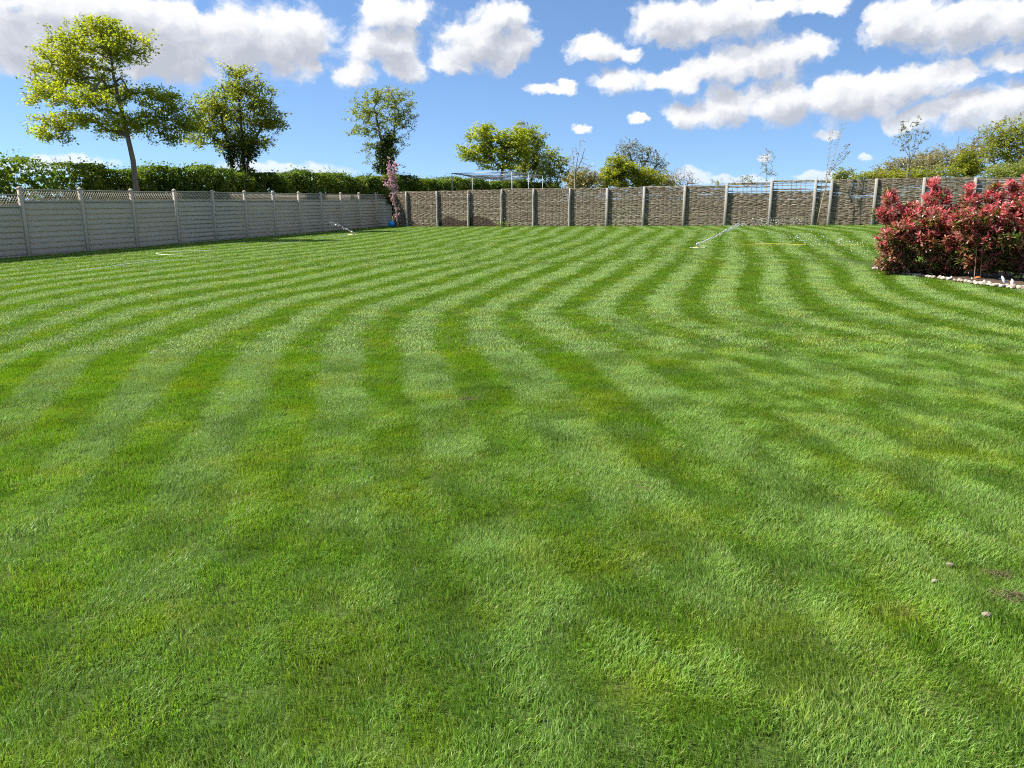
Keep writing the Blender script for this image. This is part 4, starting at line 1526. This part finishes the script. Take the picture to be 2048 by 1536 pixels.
def red_shrub(label, depth, stems, blobs, ntips, seed, part_n=290):
    rs = np.random.default_rng(seed)
    sp3 = []
    for st in stems:
        pts = [np.array(P3(q[0], q[1], depth + (q[2] if len(q) > 2 else 0))) for q in st]
        g = pts[0].copy()
        g[2] = gz(g[0], g[1])
        sp3.append([g] + pts)
    base = Vector(sp3[0][0])
    root = thing('red_shrub', label, 'shrub', base, 0, 'red leaved shrubs in the bed')
    tips = sample_blobs(blobs, depth, ntips, rs, depth_f=0.9, shell=0.5)
    tips[:, 2] = np.maximum(tips[:, 2], 0.10)
    nodes, par, tid, n0 = grow(sp3, tips, step=0.14, jit=0.02, up_pen=0.8, rs=rs)
    b = np.array(base)
    link('stem', wood_mesh('stem', nodes - b, par, n0, M['bark_dark'], 0.0028, 0.022, 0.42), root)
    ctr = tips.mean(0)
    height = (tips[:, 2] - tips[:, 2].min()) / (np.ptp(tips[:, 2]) + 1e-6)
    P_, D_, K_, S_ = [], [], [], []
    for i, t in enumerate(nodes[tid]):
        hz = (t[2] - tips[:, 2].min()) / (np.ptp(tips[:, 2]) + 1e-6)
        grow_d = nodes[tid[i]] - nodes[par[tid[i]]]
        grow_d = grow_d / max(np.linalg.norm(grow_d), 1e-6) + np.array([0, 0, 0.9])
        grow_d /= np.linalg.norm(grow_d)
        a = np.cross(grow_d, [0.3, 0.9, 0.1])
        a /= np.linalg.norm(a)
        c = np.cross(grow_d, a)
        young = rs.uniform() < (0.14 + 0.85 * hz ** 1.4)
        kind = 0 if young else (1 if rs.uniform() < 0.66 else 2)
        n = rs.integers(8, 13)
        for k in range(n):
            th = k * 2.4 + rs.uniform(0, 0.5)
            f = k / n
            open_ = (0.35 + 0.9 * f) if young else (0.8 + 0.7 * f)
            d = grow_d * math.cos(open_) + (a * math.cos(th) + c * math.sin(th)) * math.sin(open_)
            P_.append(t - grow_d * 0.085 * f)
            D_.append(d + rs.normal(0, 0.12, 3))
            kk = kind
            if kind == 0 and f > 0.72 and rs.uniform() < 0.5:
                kk = 1
            if kind == 1 and rs.uniform() < 0.28:
                kk = 2
            K_.append(kk)
            S_.append(rs.uniform(0.075, 0.115) if young else rs.uniform(0.085, 0.125))
    P_, D_, K_, S_ = np.array(P_), np.array(D_), np.array(K_), np.array(S_)
    R = frames(D_, rs.normal(0, 0.5, len(P_)))
    # leaves on the side of the lawn are separate parts, the others one mass per kind
    front = np.argsort(P_[:, 1] - 0.5 * P_[:, 2] + rs.normal(0, 0.30, len(P_)))
    single = set(front[:part_n].tolist())
    mask = np.array([i not in single for i in range(len(P_))])
    names = ('leaf_young', 'leaf_bronze', 'leaf_old')
    for kk, nm in enumerate(names):
        m = mask & (K_ == kk)
        if m.any():
            o = link(('young_foliage', 'bronze_foliage', 'green_foliage')[kk], leaves_joined(nm, P_[m] - b, R[m], S_[m], M[nm]), root)
            o['kind'] = 'stuff'
    for i in single:
        o = link('leaf', leaf_proto[names[K_[i]]], root)
        mt = Matrix([list(R[i][0]) + [0], list(R[i][1]) + [0], list(R[i][2]) + [0], [0, 0, 0, 1]])
        o.matrix_local = Matrix.Translation(Vector(P_[i] - b)) @ mt @ Matrix.Scale(float(S_[i]), 4)
    # rusty domed flower heads on some lower shoots
    idx = rs.choice(np.where(height < 0.75)[0], 26, replace=False)
    head = MB()
    r2 = np.random.default_rng(5)
    for k in range(70):
        v = r2.normal(0, 1, 3)
        v[2] = abs(v[2]) * 0.6
        v /= np.linalg.norm(v)
        head.sphere(v * np.array([0.050, 0.050, 0.030]), 0.0065, 5, 3)
    hm = head.mesh('flower_head', M['seed_head'])
    for i in idx:
        p = tips[i] + (tips[i] - ctr) * np.array([0.04, 0.10, 0.0]) + np.array([0, -0.03, 0.03])
        link('flower_head', hm, root, Vector(p - b))
    return root


red_shrub('left of the two red leaved shrubs, its rounded end overhanging the pebble edge', 15.3,
          [[(1830, 500), (1825, 450), (1815, 410)], [(1800, 510), (1785, 470), (1775, 430)], [(1870, 505), (1880, 450), (1885, 400)]],
          [(1850, 505, 78, 42), (1795, 520, 42, 26), (1900, 520, 55, 34, -0.4), (1785, 480, 34, 26), (1840, 450, 60, 34), (1905, 450, 50, 36), (1788, 428, 32, 20), (1779, 398, 13, 18), (1828, 420, 24, 14), (1875, 396, 27, 18), (1870, 370, 13, 12), (1760, 425, 12, 10), (1918, 425, 26, 16), (1865, 440, 70, 24, -0.3), (1820, 465, 60, 24, -0.3), (1890, 480, 60, 26, -0.5)],
          1500, 41)
red_shrub('right of the two red leaved shrubs, cut off by the right edge of the picture', 14.4,
          [[(2000, 505), (2000, 450), (1995, 405)], [(1965, 510), (1955, 460), (1950, 420)], [(2050, 505), (2060, 440), (2070, 390)]],
          [(1960, 505, 44, 36), (2010, 500, 56, 40), (1985, 528, 50, 16), (2050, 530, 50, 18), (1960, 435, 60, 22, -0.3), (2020, 425, 60, 24, -0.3), (2000, 470, 70, 26, -0.4), (2075, 500, 60, 48), (1950, 450, 44, 34), (2010, 450, 55, 34), (2080, 440, 60, 44), (1945, 402, 22, 16), (1988, 396, 22, 16), (2042, 396, 30, 20), (1938, 378, 10, 9), (2022, 374, 12, 12), (1990, 374, 7, 8), (2052, 362, 14, 12), (2110, 390, 50, 34)],
          1650, 42)
for i, ((x0, y0), (x1, y1), lab) in enumerate((((1950, 548), (1956, 465), 'taller pale bamboo cane standing in front of the right red shrub'), ((1962, 545), (1966, 490), 'shorter pale bamboo cane beside the taller cane in the red shrub'))):
    d = 14.15
    a, b = P3(x0, y0, d), P3(x1, y1, d + 0.05)
    a.z = gz(a.x, a.y)
    mb = MB()
    pts, rad = [], []
    for k in range(9):
        pts.append((b - a) * (k / 8))
        rad.append(0.0066 if k % 2 else 0.0054)
    c = mb.tube(pts, rad, 8).build('bamboo_cane', M['cane'], None, True, a)
    tag(c, lab, 'cane', 'bamboo canes in the shrubs')
g = G(1955, 566)
lv = LV * 0.17
dl = link('fallen_leaf', mesh_np('fallen_leaf', lv, LQ, M['dry_leaf'], False), None, (g.x - 0.05, g.y + 0.05, g.z + 0.075))
dl.rotation_euler = (0.35, -0.2, 0.25)
tag(dl, 'orange red dead leaf lying on the pebbles', 'leaf')

# ------------------------------------------------------------------ saplings on the lawn edge
rs = np.random.default_rng(91)
cb = G(796, 455.5)
dc = cb.y
cherry = thing('blossom_sapling', 'slender sapling covered in pink blossom in the corner by the blue ball', 'tree', cb)


def pxl(px, py, dd=0.0):
    return np.array(P3(px, py, dc + dd)) - np.array(cb)


mb = MB()
mb.tube([np.zeros(3), pxl(794, 430), pxl(789, 405), pxl(786, 385), pxl(782, 355), pxl(777, 330)], [0.045, 0.036, 0.028, 0.022, 0.016, 0.010], 8)
mb.build('trunk', M['twig_pale'], cherry, True)
br = MB()
blos = []
shoots = [((788, 400), (792, 352), 0.1), ((786, 385), (776, 312), 0), ((784, 370), (797, 322), -0.1), ((783, 362), (788, 330), 0.2), ((786, 380), (770, 366), 0.0), ((788, 392), (797, 372), 0.1), ((791, 420), (799, 412), 0), ((790, 410), (783, 398), -0.1), ((793, 432), (798, 425), 0.05), ((784, 365), (775, 335), 0.15), ((786, 380), (764, 354), 0.1), ((789, 400), (780, 388), 0.1), ((786, 378), (790, 318), 0.1), ((792, 428), (793, 440), 0.05)]
for a, b, dd in shoots:
    p, q = pxl(*a), pxl(*b, dd)
    mid = (p + q) / 2 + rs.normal(0, 0.03, 3)
    br.tube([p, mid, q], [0.011, 0.008, 0.004], 5, False)
    L = np.linalg.norm(q - p)
    n = int(4 + L * 26)
    f = rs.uniform(0.12, 1.0, n)[:, None]
    blos.append(p * (1 - f) + q * f + rs.normal(0, 0.055, (n, 3)))
f = rs.uniform(0.34, 1.0, 60)[:, None]
blos.append(pxl(793, 432) * (1 - f) + pxl(777, 328) * f + rs.normal(0, 0.05, (60, 3)))
br.build('branch', M['twig_pale'], cherry, True)['kind'] = 'stuff'
blos = np.vstack(blos)
blos = (blos[:, None] + rs.normal(0, 0.022, (len(blos), 4, 3))).reshape(-1, 3)
link('blossom', leaf_mesh('blossom', blos, 0.055, M['blossom'], rs, 0.2, 0.95), cherry)['kind'] = 'stuff'

wb = G(1634, 452)
wd = wb.y
whip = thing('leaning_sapling', 'tall leaning sapling with whippy budding shoots in front of the hurdles', 'tree', wb)


def wl(px, py, dd=0.0):
    return np.array(P3(px, py, wd + dd)) - np.array(wb)


MB().tube([np.zeros(3), wl(1640, 420), wl(1646, 395), wl(1652, 370), wl(1656, 350)], [0.030, 0.026, 0.022, 0.019, 0.016], 8).build('trunk', M['cane'], whip, True)
br = MB()
lf = []
for pts in (((1650, 378), (1655, 330), (1660, 290), (1663, 258)), ((1656, 350), (1668, 310), (1678, 275), (1688, 245)), ((1656, 350), (1676, 318), (1690, 298), (1697, 288)), ((1658, 345), (1680, 325), (1692, 310), (1698, 303))):
    p3 = [wl(x, y, rs.normal(0, 0.1)) for x, y in pts]
    br.tube(p3, [0.013, 0.010, 0.007, 0.004], 5, False)
    for a, b in zip(p3[:-1], p3[1:]):
        for k in range(7):
            c = a + (b - a) * (k / 7)
            for s in (-1, 1):
                for _ in range(3):
                    lf.append(c + np.array([s * 0.055, rs.normal(0, 0.03), 0.02]) + rs.normal(0, 0.014, 3))
br.build('branch', M['twig_pale'], whip, True)['kind'] = 'stuff'
link('crown', leaf_mesh('crown', np.array(lf), 0.045, M['leaf_brown'], rs, 0.2), whip)
tg = MB().box((0, 0, 0), (0.085, 0.004, 0.035), 0.001).build('plant_tag', M['white_tag'], whip, False, Vector(wl(1650, 380, -0.03)))
tg.rotation_euler = (0.1, 0.35, 0.2)

# ------------------------------------------------------------------ ball
bp = G(783, 454.5)
rb = 0.178
ball = MB().sphere((0, 0, 0), rb, 32, 20).build('exercise_ball', M['ball'], None, True, (bp.x, bp.y + 0.05, gz(bp.x, bp.y) + rb))
tag(ball, 'bright blue rubber ball on the grass at the corner of the fences', 'ball')


# ------------------------------------------------------------------ hoses
def hose(name, label, pts, rad, mat, seed, lift=0.03):
    r = np.random.default_rng(seed)
    P = np.array([tuple(G(x, y)) for x, y in pts])
    n = 14
    out = []
    for i in range(len(P) - 1):
        p0, p1, p2, p3 = P[max(i - 1, 0)], P[i], P[i + 1], P[min(i + 2, len(P) - 1)]
        for k in range(n):
            t = k / n
            out.append(0.5 * ((2 * p1) + (-p0 + p2) * t + (2 * p0 - 5 * p1 + 4 * p2 - p3) * t * t + (-p0 + 3 * p1 - 3 * p2 + p3) * t ** 3))
    out.append(P[-1])
    out = np.array(out)
    s = np.cumsum(np.r_[0, np.linalg.norm(np.diff(out[:, :2], axis=0), axis=1)])
    out[:, 2] = ground_z(out[:, 0], out[:, 1]) + lift + 0.010 * np.sin(s * 1.1 + seed) + 0.006 * np.sin(s * 2.9)
    o = out[0].copy()
    h = MB().tube(out - o, rad, 7).build(name, M[mat], None, True, o)
    return tag(h, label, 'hose')


hose('garden_hose', 'long pale hose winding in the grass beside the grey fence', [(-60, 566), (0, 558), (50, 554), (95, 549), (135, 544), (190, 538), (240, 531), (270, 528), (310, 523), (350, 518.5), (390, 515.5), (408, 513.5), (413, 511), (402, 509), (370, 511), (340, 511), (319, 510), (313, 507.5), (330, 505), (400, 502.5), (450, 499.5), (500, 495), (560, 488), (620, 479), (680, 472.5), (703, 470)], 0.008, 'hose_white', 3, 0.009)
hose('yellow_hose', 'straight thin yellow hose running right from the sprinkler to the red shrubs', [(1400, 494), (1412, 491), (1450, 490.5), (1520, 489), (1600, 490), (1680, 490), (1745, 490), (1800, 491), (1850, 492)], 0.008, 'hose_yellow', 5, 0.004)


# ------------------------------------------------------------------ sprinklers and their water
def sprinkler(px, py, label, face):
    g = G(px, py)
    t = thing('lawn_sprinkler', label, 'sprinkler', g, face, 'lawn sprinklers')
    for s in (-1, 1):
        MB().tube([(-0.17, s * 0.09, 0.030), (-0.14, s * 0.09, 0.018), (0.16, s * 0.09, 0.018), (0.20, s * 0.09, 0.034)], 0.011, 7).build('sled_runner', M['hose_white'], t, True)
    MB().box((0, 0, 0.030), (0.06, 0.19, 0.018), 0.004).build('crossbar', M['hose_yellow'], t)
    MB().tube([(0, 0, 0.03), (0, 0, 0.10)], [0.020, 0.016], 10).build('riser', M['plastic_grey'], t, True)
    hd = MB().tube([(0, 0, 0.095), (0, 0, 0.12), (0, 0, 0.15)], [0.030, 0.034, 0.020], 12).build('sprinkler_head', M['plastic_grey'], t, True)
    MB().tube([(0.01, 0, 0.135), (0.07, 0, 0.165)], [0.013, 0.009], 8).build('nozzle', M['hose_white'], hd, True)
    MB().tube([(-0.02, 0.02, 0.14), (0.02, 0.035, 0.15), (0.085, 0.02, 0.172)], 0.005, 6).build('impact_arm', M['hose_white'], hd, True)
    MB().tube([(0.02, 0, 0.045), (0.14, 0, 0.032), (0.24, 0, 0.020)], 0.012, 7).build('inlet', M['hose_yellow'], t, True)
    return g


def jet(name, label, p0, p1, p2, nbead, seed, drops, breakup=0.25):
    """a thrown rope of water: solid near the nozzle, breaking into beads, then a rain of drops"""
    r = np.random.default_rng(seed)
    mb = MB()
    o = np.array(p0)

    def q(t):
        return (1 - t) ** 2 * np.array(p0) + 2 * t * (1 - t) * np.array(p1) + t * t * np.array(p2) - o
    mb.tube([q(t) for t in np.linspace(0, breakup, 8)], np.linspace(0.010, 0.016, 8), 6)
    for t in r.uniform(breakup, 1.0, nbead) ** 1.0:
        c = q(t) + r.normal(0, 0.012 + 0.035 * t, 3)
        d = q(min(1, t + 0.02)) - q(t)
        L = r.uniform(0.5, 1.6)
        mb.tube([c - d * L * 0.5, c, c + d * L * 0.5], np.array([0.3, 1.0, 0.3]) * r.uniform(0.006, 0.016), 5)
    for (c, sg, n, rr) in drops:
        for _ in range(n):
            p = np.array(c) - o + r.normal(0, 1, 3) * np.array(sg)
            w = p + o
            p[2] = max(p[2], gz(w[0], w[1]) + 0.03 - o[2])
            mb.sphere(p, r.uniform(0.5, 1.3) * rr, 5, 3)
    m = mb.build(name, M['water'], None, True, o)
    return tag(m, label, 'water', None, 'stuff')


ga = sprinkler(1394, 497, 'lawn sprinkler with pale runners throwing water in the middle of the far lawn', 0.25)
w0 = P3(1396, 489, ga.y)
w1 = P3(1470, 452, ga.y + 1.2)
w2 = P3(1490, 445, ga.y + 2.0)
gd = G(1662, 492)
jet('sprinkler_water', 'white jet of water thrown by the sprinkler in the middle of the far lawn', w0, w1, w2, 130, 8,
    [(P3(1410, 478, ga.y + 0.2), (0.10, 0.10, 0.12), 110, 0.006), (P3(1455, 465, ga.y + 1.0), (0.45, 0.4, 0.10), 70, 0.005),
     ((gd.x, gd.y + 0.8, gd.z + 0.12), (0.42, 2.2, 0.10), 170, 0.013)], 0.2)
gb = sprinkler(705, 470, 'lawn sprinkler throwing water towards the far grey fence', 2.3)
w0 = P3(704, 465, gb.y)
w1 = P3(690, 455, gb.y)
w2 = P3(662, 446, gb.y + 0.6)
jet('sprinkler_water', 'white jet of water thrown towards the far grey fence', w0, w1, w2, 60, 9,
    [(P3(712, 466, gb.y), (0.25, 0.3, 0.05), 50, 0.007), (P3(590, 448, gb.y + 0.3), (1.0, 0.2, 0.10), 30, 0.007)], 0.3)


# ------------------------------------------------------------------ weeds and flowers along the hurdles, stones and straw on the lawn
def low_plant(name, label, px, py, w, h, n, mat, size, seed, cat, flower=0, group=None, back=0.0):
    r = np.random.default_rng(seed)
    g = G(px, py)
    t = thing(name, label, cat, g, 0, group)
    k = g.y / F_PX
    pts = r.normal(0, 1, (n, 3)) * np.array([w * k * 0.5, 0.10, 0])
    pts[:, 2] = np.abs(r.normal(0, 0.5, n)) * h * k
    pts[:, 1] += back
    st = MB()
    for p in pts[::max(1, n // 14)]:
        st.tube([(p[0] * 0.6, p[1] * 0.6, -0.02), (p[0] * 0.85, p[1], p[2] * 0.6), tuple(p)], [0.006, 0.005, 0.003], 4, False)
    st.build('stem', M['twig_brown'], t)
    link('foliage', leaf_mesh('foliage', pts, size, M[mat], r, 0.5), t)
    if flower:
        fp = r.normal(0, 1, (flower, 3)) * np.array([w * k * 0.55, 0.10, 0])
        fp[:, 2] = np.abs(r.normal(0.55, 0.3, flower)) * h * k
        link('flower', leaf_mesh('flower', fp, size * 0.75, M['white_flower'], r, 0.4, 0.9), t)['kind'] = 'stuff'
    return t


low_plant('weed', 'low green weed at the foot of the hurdle near the pink sapling', 852, 453, 26, 10, 90, 'leaf_hedge', 0.09, 1, 'weed', 0, 'weeds along the hurdles')
low_plant('weed', 'low green weed at the foot of the fourth hurdle post from the left', 1010, 454, 22, 12, 90, 'leaf_hedge', 0.09, 2, 'weed', 0, 'weeds along the hurdles')
low_plant('weed', 'small tuft of weed at the foot of the hurdle left of the middle', 1240, 455, 26, 8, 60, 'leaf_pale', 0.07, 3, 'weed', 0, 'weeds along the hurdles')
low_plant('weed', 'leafy weed showing against the hurdle foot just right of the damp panels', 1048, 454, 14, 6, 40, 'leaf_pale', 0.07, 6, 'weed', 0, 'weeds along the hurdles')
low_plant('flowering_plant', 'wispy plant with bluish white flowers at the foot of the thin topped hurdles', 1535, 453, 52, 17, 130, 'leaf_grey', 0.05, 4, 'plant', 190, 'white flowers along the hurdles')
low_plant('flowering_plant', 'patch of low white flowers against the hurdle left of the leaning sapling', 1608, 451, 30, 9, 70, 'leaf_grey', 0.045, 5, 'plant', 90, 'white flowers along the hurdles')
tree('climbing_shoots', 'leafy shoots poking over the thin topped hurdles', 33.5, [[(1440, 375), (1440, 368)], [(1488, 372), (1490, 362)]], [(1436, 366, 10, 5), (1492, 360, 16, 5)], 50, 460, 'leaf_pale', 0.055, 0.05, cat='bush', r_trunk=0.015, seed=25, r_tip=0.004)

for i, (px, py, r, lab) in enumerate(((1972, 1236, 0.015, 'buff stone half buried in the near lawn at the right'), (1899, 1136, 0.015, 'smaller pale stone in the lawn behind the buff stone at the right'), (1870, 1168, 0.011, 'brownish stone in the lawn near the right edge'))):
    g = G(px, py)
    b = MB().sphere((0, 0, 0), 1.0, 9, 6)
    rr = np.random.default_rng(70 + i)
    v = np.vstack(b.v)
    v = v * (1 + 0.22 * np.sin(v @ rr.normal(0, 2, 3)))[:, None] * np.array([1.3, 0.8, 0.6]) * r
    b.v = [v]
    o = b.build('stone', M['stone'], None, True, (g.x, g.y, g.z + 0.014))
    tag(o, lab, 'stone', 'stones lying in the lawn')


def straw_patch(label, px, py, n, spread, mat, seed, length=0.06):
    r = np.random.default_rng(seed)
    g = G(px, py)
    b = MB()
    for k in range(n):
        c = np.array([r.normal(0, spread), r.normal(0, spread * 0.7), 0.012 + r.uniform(0, 0.014)])
        a = r.uniform(0, 6.28)
        d = np.array([math.cos(a), math.sin(a), r.normal(0, 0.15)]) * length * r.uniform(0.5, 1.2)
        m_ = c + r.normal(0, 0.006, 3)
        b.tube([c - d / 2, m_, c + d / 2], 0.0012, 4, False)
    o = b.build('dry_grass', M[mat], None, False, g)
    return tag(o, label, 'dry grass', None, 'stuff')


straw_patch('brown dead grass clippings in the lawn at the right edge', 2035, 1200, 40, 0.045, 'straw', 1)
straw_patch('little heap of dead grass in the lawn at the upper right', 2000, 1155, 30, 0.03, 'straw', 2)
straw_patch('grey brown dead tuft in a light stripe left of the middle', 925, 803, 70, 0.07, 'straw', 3)
straw_patch('thin dead stalks lying across the lawn in the middle', 1295, 976, 12, 0.07, 'straw', 4, 0.14)
